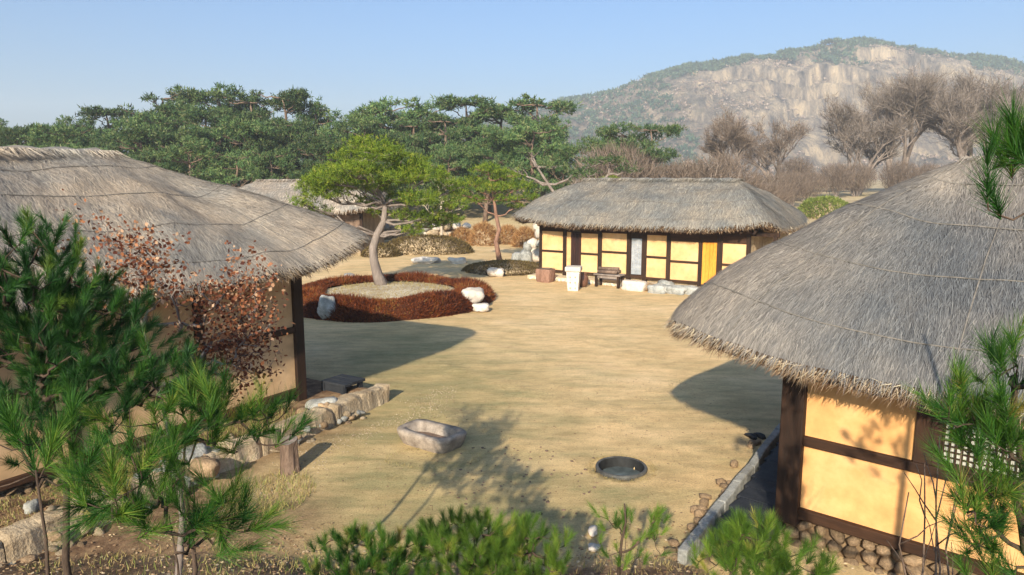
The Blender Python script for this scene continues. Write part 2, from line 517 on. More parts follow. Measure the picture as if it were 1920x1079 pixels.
# ------------------------------------------------------------------ mountain
prof = [(-330, 0), (-200, 22), (-90, 44), (20, 62), (40, 69), (96, 82), (145, 99), (220, 109), (269, 119), (319, 126), (369, 117), (434, 110), (481, 94), (560, 96), (680, 70), (820, 30), (950, 0)]
px_, pz_ = zip(*prof)
mx = np.linspace(-330, 950, 420)
my = np.linspace(380, 900, 170)
MX, MY = np.meshgrid(mx, my)
def fbm(x, y, z, o=5):
    return noise.fractal(Vector((x, y, z)), 1.0, 2.1, o)
H0 = np.interp(MX, px_, pz_)
t = np.clip((MY - 400) / 300, 0, 1)
tt = np.where(MY <= 700, .22 * t + .78 * sstep(.12, 1.0, t), 1 - sstep(700, 900, MY))
# cliffs: steps in the slope on the rocky face
face = np.exp(-((MX - 330) / 190) ** 2)
NZ = np.array([[fbm(x / 60, y / 60, 0) for x in mx] for y in my])
NF = np.array([[fbm(x / 17, y / 45, 5, 4) for x in mx] for y in my])
q = 4
NX = np.array([[fbm(x / 130, y / 220, 9, 4) for x in mx] for y in my])
ph = tt * q + NZ * .9 + NX * 1.6 + MX / 140
st = (np.floor(ph) + sstep(.3, .7, ph % 1)) / q - (NZ * .9 + NX * 1.6 + MX / 140) / q
tt2 = tt * (1 - .75 * face) + np.clip(st, 0, 1.02) * .75 * face * sstep(1, .9, tt) + tt * .75 * face * (1 - sstep(1, .9, tt))
MZ = H0 * tt2 + NZ * 7 * sstep(0, .3, tt) * (1 - sstep(.85, 1, tt) * .7) + NF * 5.0 * sstep(0, .3, tt) * (1 - sstep(.9, 1, tt) * .6)
MZ = MZ + 1.0 - 3 * (1 - sstep(0, .05, tt))
MYd = MY + NF * 14
nx2, ny2 = len(mx), len(my)
I = np.arange(nx2 * ny2).reshape(ny2, nx2)
F = np.stack([I[:-1, :-1], I[:-1, 1:], I[1:, 1:], I[1:, :-1]], -1).reshape(-1, 4)
ROCKY = np.clip(1.25 * np.exp(-((MX - 285 - 40 * NZ) / 125) ** 2) + .75 * np.exp(-((MX - 400) / 60) ** 2) * sstep(.25, .5, tt), 0, 1) * sstep(.97, .85, tt + .08 * NF) * sstep(-.05, .2, tt)
mm_ = npmesh('mountain', np.stack([MX, MYd, MZ], -1).reshape(-1, 3), F)
at_ = mm_.attributes.new('rocky', 'FLOAT', 'POINT'); at_.data.foreach_set('value', ROCKY.ravel().astype(np.float32))
m, nt, b = newmat('rocky_mountainside', .95)
rock = ramp(nt, nz(nt, .055, 9, (2.2, 1, .42), rough=.72), [(.34, (.045, .038, .032)), (.42, (.17, .13, .105)), (.50, (.34, .26, .19)), (.62, (.64, .48, .31))]).outputs[0]
wood_ = ramp(nt, nz(nt, .09, 7, rough=.75), [(.38, (.05, .055, .035)), (.5, (.12, .09, .07)), (.62, (.22, .165, .13))]).outputs[0]
geo = node(nt, 'ShaderNodeNewGeometry')
sep = node(nt, 'ShaderNodeSeparateXYZ'); nt.links.new(geo.outputs['True Normal'], sep.inputs[0])
steep = ramp(nt, sep.outputs[2], [(.62, (1, 1, 1)), (.93, (0, 0, 0))]).outputs[0]
patch = ramp(nt, nz(nt, .018, 6), [(.42, (.05,) * 3), (.6, (1, 1, 1))]).outputs[0]
f_ = mix(nt, mix(nt, steep, patch, .5), (1, 1, 1), attr(nt, 'rocky'))
col = mix(nt, wood_, rock, f_)
nt.links.new(col, b.inputs['Base Color'])
bump(nt, b, nz(nt, .10, 9, (1.8, 1, .5), rough=.8), 1.0, 9.0)
link('mountain', mm_, m, smooth=True, kind='structure')

rng = np.random.default_rng(3)
def mz(x, y):
    i = np.clip(((x - mx[0]) / (mx[1] - mx[0])).astype(int), 0, nx2 - 1)
    j = np.clip(((y - my[0]) / (my[1] - my[0])).astype(int), 0, ny2 - 1)
    return MZ[j, i]
# ridge pines (dark) and bare scrub down the face
n = 9000
x = rng.uniform(-250, 800, n); crest = my[np.argmax(MZ / MYd, axis=0)]
y = np.interp(x, mx, crest) - np.abs(rng.normal(0, 1, n)) * np.where(x > 400, 20, 11) * (1 + .6 * np.sin(x * .05)) + 4
left = x < 130
y = np.where(left, rng.uniform(420, 705, n), y)
keep = rng.random(n) < np.where(left, 1, .8)
x, y = x[keep], y[keep]
P = np.stack([x, y, mz(x, y)], -1)
def scrub(P, k, h, w, rng):
    Q = np.repeat(P, k, 0)
    Q = Q + rng.normal(0, 1, Q.shape) * [w * .35, w * .35, h * .12] + np.array([0, 0, h * .35])
    D = unit(rng.normal(size=Q.shape) * [1, 1, .5] + [0, 0, .9])
    return blades(Q, D, rng.uniform(.4, .9, len(Q)) * h * .6, w * .4, rng=rng)
V = scrub(P, 14, 6.5, 4.5, rng)
me = blade_mesh('ridge_pines', V, rng.random(len(V) // 3))
link('ridge_wood', me, M['ridge_pine'], kind='stuff', label='dark pines fringing the mountain ridge and its left flank', cat='wood')
n = 24000
x = rng.uniform(60, 780, n); y = rng.uniform(425, 700, n)
sc_ = np.array([noise.noise(Vector((a / 45, c / 45, 2))) for a, c in zip(x, y)])
keep = (sc_ > rng.uniform(-.45, .25, n))
ri = ROCKY[np.clip(((y - my[0]) / (my[1] - my[0])).astype(int), 0, ny2 - 1), np.clip(((x - mx[0]) / (mx[1] - mx[0])).astype(int), 0, nx2 - 1)]
keep = keep & (rng.random(n) > ri * .72)
x, y = x[keep], y[keep]
P = np.stack([x, y, mz(x, y)], -1)
V = scrub(P, 7, 3.4, 2.8, rng)
me = blade_mesh('scrub', V, np.repeat(rng.random(len(P)), 7) * .8 + rng.random(len(V) // 3) * .2)
link('mountain_scrub', me, M['scrub'], kind='stuff', label='bare reddish brown scrub scattered over the rocky mountainside', cat='scrub')

# ------------------------------------------------------------------ trees
def foliage(pads, per, blen, bw, rng, k=7, upbias=.7, shell=.55, tuft=.0):
    """flattened cloud pads of short needle sprays"""
    Ps, Ds = [], []
    for (cx, cy, cz, rx, ry, rz) in pads:
        vol = (rx * ry) * 1.0
        n = max(6, int(per * vol))
        u = unit(rng.normal(size=(n, 3)))
        r = rng.uniform(shell, 1.0, n)[:, None]
        edge = 1 + .18 * np.sin(np.arctan2(u[:, 1], u[:, 0]) * 5 + cx * 3)[:, None]
        p = u * r * edge * [rx, ry, rz]
        p[:, 2] = np.where(p[:, 2] < 0, p[:, 2] * .6, p[:, 2])
        p += [cx, cy, cz]
        q = np.repeat(p, k, 0) + rng.normal(0, tuft or blen * .25, (n * k, 3))
        d = unit(rng.normal(size=(n * k, 3)) + np.repeat(u, k, 0) * .5 + [0, 0, upbias])
        Ps.append(q); Ds.append(d)
    P = np.concatenate(Ps); D = np.concatenate(Ds)
    V = blades(P, D, rng.uniform(.6, 1.15, len(P)) * blen, bw, rng=rng)
    tufts = np.repeat(rng.random(len(P) // k), k) * .7 + rng.random(len(P)) * .3
    return V, tufts

def bez(p0, p1, sag=.15, rng=random, n=5, r0=.05, r1=.02, jit=.06):
    p0 = Vector(p0); p1 = Vector(p1)
    L = (p1 - p0).length
    pts, rad = [], []
    for i in range(n + 1):
        t = i / n
        p = p0.lerp(p1, t)
        p.z -= math.sin(t * math.pi) * sag * L
        if 0 < i < n:
            p += Vector((rng.uniform(-1, 1), rng.uniform(-1, 1), rng.uniform(-1, 1))) * jit * L
        pts.append(p); rad.append(r0 + (r1 - r0) * t)
    return pts, rad

def pine(name, label, cat, loc, trunk, trad, pads, mats, per=60, blen=.16, bw=.04, k=7, group=None, seed=1, branch_r=.06, rootlen=None):
    t = thing(name, label, cat, loc, 0, group)
    rr = random.Random(seed); rg = np.random.default_rng(seed)
    mb = MB().tube(trunk, trad, 9)
    mb.obj('trunk', mats[0], t, smooth=True)
    tp = [Vector(p) for p in trunk]
    for (cx, cy, cz, rx, ry, rz) in pads:
        # branch leaves the trunk below the pad
        cand = [p for p in tp if p.z < cz - .05] or [tp[0]]
        s = min(cand[len(cand) // 3:] or cand, key=lambda p: (p - Vector((cx, cy, cz))).length)
        pts, rad = bez(s, (cx, cy, cz - rz * .15), .06, rr, 5, branch_r, branch_r * .35)
        mb = MB().tube(pts, rad, 6)
        for j in range(5):
            a = rr.uniform(0, 6.28)
            e = Vector((cx + math.cos(a) * rx * .75, cy + math.sin(a) * ry * .75, cz + rz * .15))
            q, r2 = bez(pts[3] if j % 2 else pts[4], e, .05, rr, 3, branch_r * .4, branch_r * .12)
            mb.tube(q, r2, 4)
        mb.obj('branch', mats[0], t, smooth=True)
    V, var = foliage(pads, per, blen, bw, rg, k)
    link('crown', blade_mesh('crown', V, var), mats[1], t, kind='stuff')
    return t

# variants of forest pine (origin at the foot)
def forest_variant(seed):
    rr = random.Random(seed)
    H = 9.0
    lean = rr.uniform(-.8, .8)
    trunk = [(0, 0, -.4), (lean * .2, rr.uniform(-.2, .2), 2.2), (lean * .6, rr.uniform(-.3, .3), 4.6), (lean, rr.uniform(-.3, .3), 6.8), (lean * 1.1, 0, 8.0)]
    pads = []
    for i in range(38):
        z = rr.uniform(2.4, 8.8)
        spread = 3.1 * math.sqrt(max(0.08, 1 - ((z - 5.8) / 3.8) ** 2))
        a = rr.uniform(0, 6.28); r = spread * math.sqrt(rr.uniform(.05, 1))
        w = rr.uniform(.45, 1.25)
        pads.append((lean * z / 8 + math.cos(a) * r, math.sin(a) * r, z, w, w * rr.uniform(.8, 1.2), rr.uniform(.35, .65)))
    return pine('pine_tree', 'tall dark green pine in the thick of the wood behind the left house', 'tree', (0, 0, 0), trunk, [.28, .22, .17, .11, .05],
                pads, (M['bark'], M['needle_far']), per=48, blen=.38, bw=.11, k=6, seed=seed, branch_r=.07, group='pines of the wood behind the hamlet')

FV = [forest_variant(100 + i) for i in range(7)]
used = [False] * 7
rr = random.Random(5)
def place_pine(x, y, h, label=None, z=None, i=None):
    i = rr.randrange(7) if i is None else i
    t = FV[i] if not used[i] else copy_tree(FV[i])
    used[i] = True
    s = h / 9.0
    t.location = (x, y, float(terrain(x, y)) if z is None else z)
    t.rotation_euler = (0, 0, rr.uniform(0, 6.28))
    sx = s * rr.uniform(.9, 1.25)
    t.scale = (sx, sx, s)
    if label:
        t['label'] = label
    return t

skyl = [(-57, 82, 7.0), (-51, 80, 7.2), (-47, 79, 8.2), (-43.8, 80, 9.6), (-40, 79, 8.6), (-36.5, 80, 11.4), (-32.5, 81, 11.8), (-28.5, 80, 11.0), (-24.8, 80, 11.6), (-20.8, 81, 9.8),
        (-17, 82, 9.0), (-13.8, 80, 10.2), (-9.5, 81, 9.8), (-4.8, 80, 10.8), (-1, 82, 10.0), (2.5, 80, 11.0), (-61, 86, 7.4)]
for x, y, h in skyl:
    z0 = float(terrain(x, y))
    place_pine(x, y, h, 'pine on the skyline of the wood, its crown against the blue sky')
for row, (y0, n, xa, xb, hh) in enumerate([(74, 15, -54, 4, 8.6), (68, 13, -48, 3, 7.6), (62, 12, -42, 0, 6.4)]):
    for k_ in range(n):
        x = xa + (xb - xa) * (k_ + .5) / n + rr.uniform(-1.3, 1.3)
        place_pine(x, y0 + rr.uniform(-1.5, 1.5), hh * rr.uniform(.82, 1.12),
                   ['tall dark pine in the back rows of the wood, below the skyline', 'dark pine in the middle of the wood, hemmed in by others', 'shorter pine at the near edge of the wood, above the thatched roofs'][row])
place_pine(7.6, 66, 7.0, 'pine with a spreading flat crown at the right end of the wood')
place_pine(10.2, 71, 8.2, 'rightmost tall pine of the wood, before the foot of the mountain')
place_pine(4.6, 64, 6.6, 'open-crowned pine above the left end of the back house roof')
place_pine(13.5, 72, 8.9, 'slim lone pine standing up out of the brown scrub right of the wood')

# gnarled open pines just left of the back house
pine('gnarled_pine', 'gnarled pine with bare twisting limbs between the round pine and the back house', 'tree', (3.6, 52, 0),
     [(0, 0, -.2), (.3, 0, 1.5), (-.2, 0, 2.8), (-1.0, 0, 4.0), (-1.8, 0, 5.2), (-2.3, 0, 6.4)], [.2, .17, .14, .1, .07, .03],
     [(-2.4, 0, 6.3, 1.0, 1, .35), (-.6, .3, 5.3, 1.0, 1, .3), (1.2, 0, 4.6, .9, .9, .3), (.9, -.5, 3.4, .9, .8, .28), (-2.6, .2, 4.4, .9, .8, .3), (2.4, .2, 5.6, 1.0, .8, .3), (-3.4, 0, 5.2, .8, .7, .25)],
     (M['greybark'], M['needle_far']), per=40, blen=.3, bw=.075, seed=31, branch_r=.10)
pine('gnarled_pine', 'leaning open pine whose dark limbs show over the left end of the back house roof', 'tree', (5.6, 49, 0),
     [(0, 0, -.2), (-.5, 0, 1.5), (-.6, 0, 2.8), (.2, 0, 3.9), (.9, 0, 4.7), (1.0, 0, 5.6)], [.2, .17, .14, .1, .07, .03],
     [(1.0, 0, 5.6, 1.1, 1, .3), (-.6, .3, 4.8, 1.1, 1, .3), (-1.6, 0, 3.6, .9, .9, .28), (2.2, .2, 5.0, .9, .8, .28), (-1.2, .2, 2.7, .8, .7, .25)],
     (M['greybark'], M['needle_far']), per=40, blen=.3, bw=.075, seed=33, branch_r=.10)

# the round pine in the big bed
P1 = Vector((-5.0, 27.3, .40))
pads = []
rr2 = random.Random(12)
raw = [(-5.7, 5.75, .95, .38), (-6.5, 5.35, .85, .36), (-5.0, 5.45, .95, .36), (-4.2, 5.15, .8, .34), (-7.1, 4.85, .75, .34), (-6.1, 4.95, .9, .3), (-7.6, 4.25, .7, .34),
       (-8.0, 3.75, .5, .28), (-7.0, 4.1, .7, .3), (-3.4, 4.75, .8, .34), (-4.4, 4.6, .7, .3), (-2.8, 4.2, .75, .32), (-3.7, 3.85, .8, .3), (-2.5, 3.6, .65, .28),
       (-4.8, 3.75, .7, .26), (-5.6, 4.35, .6, .25), (-3.3, 3.25, .6, .26), (-4.5, 3.2, .6, .24), (-5.5, 3.35, .45, .2), (-7.5, 3.4, .4, .22), (-6.3, 4.4, .5, .25), (-3.7, 2.95, .7, .26), (-4.2, 2.65, .5, .2), (-2.8, 3.0, .6, .25), (-6.0, 3.7, .6, .25), (-8.05, 3.25, .45, .24)]
for i, (wx, wz, r, h) in enumerate(raw):
    dy = rr2.uniform(-1.3, 1.3) * (.6 if i > 12 else 1)
    pads.append((wx + .38 - P1.x, dy, wz - .08 - P1.z, r * 1.05, r * rr2.uniform(.8, 1.15), h * 1.15))
for i in range(8):
    a = i * .8; pads.append((-.5 + math.cos(a) * 1.6, math.sin(a) * 2.1, 4.1 + rr2.uniform(-.5, .5), .8, .8, .32))
pine('round_pine', 'broad bright green pine with a domed crown and curved trunk in the russet bed', 'tree', P1,
     [(.05, 0, -.1), (-.16, 0, .5), (-.27, 0, 1.0), (-.29, 0, 1.5), (-.12, 0, 2.0), (.15, 0, 2.5), (.22, 0, 3.1), (-.15, 0, 3.9), (-.5, 0, 4.8)],
     [.30, .20, .17, .155, .14, .12, .10, .07, .03], pads, (M['greybark'], M['needle_mid']), per=230, blen=.15, bw=.024, k=12, seed=41, branch_r=.055)

P2 = Vector((-.6, 36.5, .2))
pads = [(-.6, 0, 4.7, .9, .9, .32), (.3, .3, 4.4, .9, .9, .3), (-1.4, -.2, 4.1, .8, .8, .3), (1.0, 0, 3.9, .8, .8, .28), (-.4, -.5, 3.8, .9, .8, .28), (-2.0, .2, 3.5, .6, .7, .26),
        (1.45, -.2, 3.35, .55, .6, .24), (.3, -.4, 3.3, .7, .7, .26), (-1.2, .3, 3.2, .6, .7, .24), (-.2, .6, 4.0, .9, .8, .3), (.8, .2, 2.9, .5, .5, .2)]
pine('garden_pine', 'slender red-barked pine with a flat green crown left of the back house', 'tree', P2,
     [(0, 0, -.1), (-.12, 0, .6), (-.22, 0, 1.1), (-.05, 0, 1.7), (-.2, 0, 2.4), (-.3, 0, 3.2), (-.5, 0, 4.2)], [.16, .13, .12, .11, .09, .07, .03],
     pads, (M['redbark'], M['needle_mid']), per=170, blen=.16, bw=.028, k=10, seed=43, branch_r=.05)
pads = [(-.4, 0, 4.6, 1.0, .9, .4), (.6, .2, 4.2, .9, .9, .35), (-1.1, 0, 3.7, .9, .8, .35), (.9, -.2, 3.3, .8, .8, .3), (-.2, .2, 3.3, 1.0, .8, .3), (1.5, 0, 2.8, .5, .6, .25), (-1.2, 0, 2.9, .6, .6, .25)]
pine('garden_pine', 'small dark pine with a pale thin trunk behind the round pine', 'tree', (-4.6, 46.5, 0),
     [(0, 0, -.1), (.05, 0, 1.0), (0, 0, 2.0), (.1, 0, 3.0), (-.2, 0, 4.2)], [.11, .1, .09, .07, .03], pads, (M['paledeadwood'], M['needle_dark']), per=60, blen=.22, bw=.055, seed=44, branch_r=.05)

# bare trees --------------------------------------------------------
def bare_tree(name, label, loc, H, W, m_bark, m_twig, seed, ntw=5000, multi=1, group=None, tw=.05):
    t = thing(name, label, 'tree', loc, 0, group)
    rr = random.Random(seed); rg = np.random.default_rng(seed)
    tips = []
    mbT = MB()
    def grow(p, d, L, r, lv):
        n = 4
        pts = [p.copy()]; dd = d.copy()
        for i in range(n):
            dd = (dd + Vector((rr.uniform(-1, 1), rr.uniform(-1, 1), rr.uniform(-.3, .7))) * .16).normalized()
            pts.append(pts[-1] + dd * L / n)
        rad = [r * (1 - .5 * i / n) for i in range(n + 1)]
        if lv <= 3:
            mbT.tube(pts, rad, 6 if lv < 2 else 4, cap=False)
        if lv >= 2:
            for q in pts[1:]:
                tips.append((q, dd.copy(), L))
        if lv < 4:
            nb = rr.choice([3, 4]) if lv else 5
            for _ in range(nb):
                s = rr.uniform(.45, 1.0)
                k = min(n - 1, int(s * n)); q = pts[k].lerp(pts[k + 1], s * n - k)
                a = rr.uniform(0, 6.28); sp = rr.uniform(.45, .95) * W / H * 1.35
                nd = (dd + Vector((math.cos(a) * sp, math.sin(a) * sp, rr.uniform(-.1, .35)))).normalized()
                grow(q, nd, L * rr.uniform(.58, .78), r * .55, lv + 1)
    for k in range(multi):
        a = k * 2.4
        d0 = Vector((math.cos(a) * .25 * (multi > 1), math.sin(a) * .25 * (multi > 1), 1)).normalized()
        grow(Vector((math.cos(a) * .15 * (multi > 1), math.sin(a) * .15, -.3)), d0, H * .34, H * .022, 0)
    mbT.obj('trunk', m_bark, t, smooth=True)
    idx = rg.integers(0, len(tips), ntw)
    Q = np.array([tips[i][0] for i in idx]); D = np.array([tips[i][1] for i in idx]); L = np.array([tips[i][2] for i in idx])
    Q = Q + rg.normal(0, .12, Q.shape) * L[:, None]
    D = unit(D + rg.normal(0, .55, D.shape) + [0, 0, .2])
    V = blades(Q, D, L * rg.uniform(.5, 1.1, ntw), tw, rng=rg)
    link('twigs', blade_mesh('twigs', V, rg.random(ntw)), m_twig, t, kind='stuff')
    return t

bare_tree('bare_tree', 'big bare spreading tree behind the near right roof, tallest of the bare trees', (55.5, 105, 2.0), 23, 17, M['greybark'], M['twig'], 61, 15000, 2, tw=.045)
bare_tree('bare_tree', 'bare tree with two dark trunks at the left edge of the big bare tree', (46.5, 98, 2.0), 16, 13, M['greybark'], M['twig'], 62, 9000, 2, tw=.055)
bare_tree('bare_tree', 'tall bare tree at the right edge of the photo, behind the green pine tuft', (68, 104, 2.0), 24, 18, M['greybark'], M['twig'], 63, 14000, 2, tw=.06)
bare_tree('bare_tree', 'bare tree filling the gap between the big bare tree and the right edge', (61, 97, 2.0), 19, 16, M['greybark'], M['twig'], 64, 12000, 2, tw=.055)
bare_tree('bare_tree', 'small pinkish bare tree above the right end of the back house roof', (29, 92, 2.0), 13, 10, M['greybark'], M['redtwig'], 65, 5000, 1, tw=.055)
bare_tree('bare_tree', 'small bare tree in the scrub right of centre behind the back house', (36, 100, 2.1), 14, 12, M['greybark'], M['redtwig'], 66, 5000, 2, tw=.055)

def bare_bush_proto():
    t = thing('bare_bush', 'reddish brown bare bush in the scrub behind the back house', 'bush', (0, 0, 0), 0, 'bare bushes behind the back house')
    rg = np.random.default_rng(70); rr = random.Random(70)
    mb = MB()
    for k in range(9):
        a = k * .7
        e = Vector((math.cos(a) * rr.uniform(.5, 1.6), math.sin(a) * rr.uniform(.5, 1.6), rr.uniform(1.8, 3)))
        pts, rad = bez((math.cos(a) * .1, math.sin(a) * .1, -.1), e, .05, rr, 4, .05, .02)
        mb.tube(pts, rad, 4)
    mb.obj('stem', M['greybark'], t)
    n = 4200
    u = unit(rg.normal(size=(n, 3))) * (rg.random(n)[:, None] ** .4) * [2.0, 2.0, 1.5] + [0, 0, 2.0]
    u[:, 2] = np.maximum(u[:, 2], .1)
    D = unit(rg.normal(size=(n, 3)) * .5 + [0, 0, 1] + u * [.25, .25, 0])
    V = blades(u, D, rg.uniform(.35, .8, n), .028, rng=rg)
    link('twigs', blade_mesh('twigs', V, rg.random(n)), M['redtwig'], t, kind='stuff')
    return t
bb = bare_bush_proto()
spots = [(8.5, 60, 1.7), (11.5, 61, 1.9), (14.5, 60, 1.85), (17.5, 62, 1.7), (20.5, 63, 1.4), (23.5, 66, 1.0), (10, 66, 1.3), (16, 67, 1.45), (20, 70, 1.3), (26, 74, 1.0), (30, 78, 1.0), (34, 84, 1.0), (40, 90, 1.1), (44, 93, 1.1), (49, 92, 1.2),
         (-20, 56, .9), (-17.5, 57, 1.0), (-15, 56, .85), (-22.5, 58, .9), (-12.5, 57, .8), (55, 96, 1.1), (24, 80, 1.2), (37, 95, 1.2)]
for i, (x, y, s) in enumerate(spots):
    t = bb if i == 0 else copy_tree(bb)
    t.location = (x, y, float(terrain(x, y)) - .1)
    t.rotation_euler = (0, 0, rr.uniform(0, 6.28)); t.scale = (s * rr.uniform(.9, 1.4), s, s * rr.uniform(.65, 1.15))
    if x < 0:
        t['label'] = 'brown bare bush at the foot of the pine wood above the far thatched roof'

# low mounded bushes -----------------------------------------------
def mound(name, label, cat, loc, rx, ry, rz, m_leaf, n, blen, bw, seed, core=None, group=None):
    t = thing(name, label, cat, loc, 0, group)
    rg = np.random.default_rng(seed)
    v, f = ICO[3]
    vs = []
    for p in v:
        q = p * (1 + .12 * noise.noise(p * 2 + Vector((seed, 0, 0))))
        vs.append((q.x * rx * .93, q.y * ry * .93, max(-.1, q.z) * rz * .93))
    MB().add(vs, f).obj('branches', core or M['soilfill'], t, smooth=True)
    u = unit(rg.normal(size=(n, 3))); u[:, 2] = np.abs(u[:, 2])
    wob = np.array([1 + .12 * noise.noise(Vector(p) * 2 + Vector((seed, 0, 0))) for p in u])[:, None]
    P = u * wob * [rx, ry, rz] * rg.uniform(.9, 1.0, n)[:, None]
    D = unit(u + rg.normal(0, .6, (n, 3)) + [0, 0, .3])
    V = blades(P, D, blen * rg.uniform(.5, 1.2, n), bw, rng=rg)
    link('leaves', blade_mesh('leaves', V, rg.random(n)), m_leaf, t, kind='stuff')
    return t

mound('hedge', 'long low dark brown clipped hedge behind the round pine', 'hedge', (-5.2, 43.5, 0), 2.9, 1.6, 1.05, M['olive'], 9000, .14, .05, 81)
mound('hedge', 'low dark hedge mound at the left end of the clipped hedge', 'hedge', (-7.6, 41.5, 0), 1.1, .9, .7, M['olive'], 3500, .14, .05, 82)
mound('bush', 'round bright green bush behind the right end of the back house roof', 'bush', (29.5, 68, float(terrain(29.5, 68))), 2.6, 2, 1.9, M['greenbush'], 6000, .3, .1, 83)
mound('bush', 'low flat green bush showing just over the left end of the back house ridge', 'bush', (7.6, 56, .3), 2.2, 1.2, 4.35, M['greenbush'], 6000, .3, .1, 84)
for i, (x, y, r, h, lab) in enumerate([(-3.4, 49, .9, 1.0, 'orange-brown dry shrub nearest the pale garden trunk'), (-1.9, 48, .9, 1.45, 'orange-brown dry shrub just left of the slender pine'),
                                     (-.3, 49, .9, 1.15, 'orange-brown dry shrub behind the slender pine'), (.9, 47, .8, 1.2, 'small orange dry shrub beside the back house eave'), (-5.0, 52, 1.2, 1.2, 'low tan shrub at the foot of the rubble wall')]):
    mound('dry_shrub', lab, 'shrub', (x, y, 0), r, r * .8, h, M['orangegrass'], 3500, .3, .04, 90 + i, group='dry shrubs beyond the yard')

# low boulder wall and rockery
w = thing('boulder_wall', 'low wall of pale yellow boulders behind the round pine', 'wall', (-6, 49, 0))
for i in range(13):
    stone('stone', (-4.5 + i * .62, random.uniform(-.2, .2) + i * .18, .45 + .25 * random.random()), (random.uniform(.35, .75), .45, random.uniform(.3, .55)), M[random.choice(['kerb', 'palestone', 'kerb'])], w, bank=ROCK2)
for i in range(11):
    stone('stone', (-4.2 + i * .7, .1 + i * .18, 1.1), (random.uniform(.3, .6), .4, random.uniform(.25, .42)), M[random.choice(['kerb', 'palestone', 'kerb', 'greystone'])], w, bank=ROCK2)
w = thing('rockery', 'heap of white and dark rocks against the left end of the back house', 'rocks', (.75, 37.6, 0))
for x, y, z, s, mt in [(0, 0, .35, .55, 'greystone'), (.5, .2, .45, .5, 'palestone'), (-.5, .1, .25, .45, 'greystone'), (.35, .3, 1.05, .42, 'palestone'), (.7, .4, 1.6, .38, 'palestone'), (.1, .3, .9, .4, 'greystone'), (.8, .1, 1.1, .35, 'greystone'), (.6, .5, 2.0, .3, 'palestone')]:
    stone('stone', (x, y, z), (s, s * .8, s * random.uniform(.8, 1.2)), M[mt], w, bank=ROCK2)

# ------------------------------------------------------------------ planting beds
def big_bed():
    t = thing('planting_bed', 'raised round bed ringed by a sloping russet clipped hedge under the round pine', 'planting bed', (-4.55, 26.2, 0))
    n = 120
    def wobr(a): return 1 + .02 * math.sin(3 * a + 1) + .015 * math.sin(7 * a)
    ringp = [(3.72, -.05), (3.66, .22), (3.40, .46), (3.0, .56), (2.65, .55), (2.42, .42)]
    vs, fs = [], []
    for (r, z) in ringp:
        for k in range(n):
            a = k * math.tau / n
            vs.append((r * wobr(a) * math.cos(a), r * wobr(a) * math.sin(a), z + .03 * math.sin(5 * a)))
    for i in range(len(ringp) - 1):
        for k in range(n):
            fs.append((i * n + k, i * n + (k + 1) % n, (i + 1) * n + (k + 1) % n, (i + 1) * n + k))
    core = simple('russet_hedge_twigs', g3(.03, .008, .004), g3(.09, .025, .008), 4, (1, 1, 1), .95, .9, .03, 30)
    MB().add(vs, fs).obj('hedge_ring', core, t, smooth=True)
    rg = np.random.default_rng(9)
    N = 42000
    a = rg.uniform(0, math.tau, N)
    s = rg.random(N) * 4.999
    i0 = s.astype(int); fr = s - i0
    rp = np.array(ringp)
    r = rp[i0, 0] * (1 - fr) + rp[np.minimum(i0 + 1, 5), 0] * fr
    z = rp[i0, 1] * (1 - fr) + rp[np.minimum(i0 + 1, 5), 1] * fr
    wr = 1 + .02 * np.sin(3 * a + 1) + .015 * np.sin(7 * a)
    P = np.stack([r * wr * np.cos(a), r * wr * np.sin(a), z + .03 * np.sin(5 * a)], -1)
    out = np.stack([np.cos(a) * (r - 2.9), np.sin(a) * (r - 2.9), np.full(N, .7)], -1)
    D = unit(out + rg.normal(0, .5, (N, 3)))
    V = blades(P, D, rg.uniform(.04, .20, N) * (1 + .5 * np.sin(a * 6)), .03, rng=rg)
    patchy = .5 + .28 * np.sin(a * 4 + 1) * np.cos(a * 9) + rg.normal(0, .22, N)
    link('hedge_leaves', blade_mesh('hedge_leaves', V, np.clip(patchy, 0, 1)), M['russet'], t, kind='stuff')
    vs = [(0, 0, .52)]; fs = []
    for j, (r, z) in enumerate([(.8, .50), (1.6, .45), (2.52, .38)]):
        for k in range(60):
            a = k * math.tau / 60
            vs.append((r * math.cos(a), r * math.sin(a), z))
    for k in range(60):
        fs.append((0, 1 + k, 1 + (k + 1) % 60))
        for j in range(2):
            fs.append((1 + j * 60 + k, 1 + (j + 1) * 60 + k, 1 + (j + 1) * 60 + (k + 1) % 60, 1 + j * 60 + (k + 1) % 60))
    bedm = simple('bed_soil', g3(.30, .22, .13), g3(.60, .52, .40), 1.2, (1, 1, 1), .95, 1.0, .04, 14)
    MB().add(vs, fs).obj('bed_soil', bedm, t, smooth=True)
    N = 5000
    a = rg.uniform(0, math.tau, N); r = 2.35 * np.sqrt(rg.random(N))
    P = np.stack([r * np.cos(a), r * np.sin(a), .5 - .02 * r * r], -1)
    D = unit(rg.normal(size=(N, 3)) + [0, 0, .5])
    V = blades(P, D, rg.uniform(.05, .12, N), .02, rng=rg)
    link('dry_grass', blade_mesh('bed_grass', V, rg.random(N) * .55), M['drygrass'], t, kind='stuff')
big_bed()

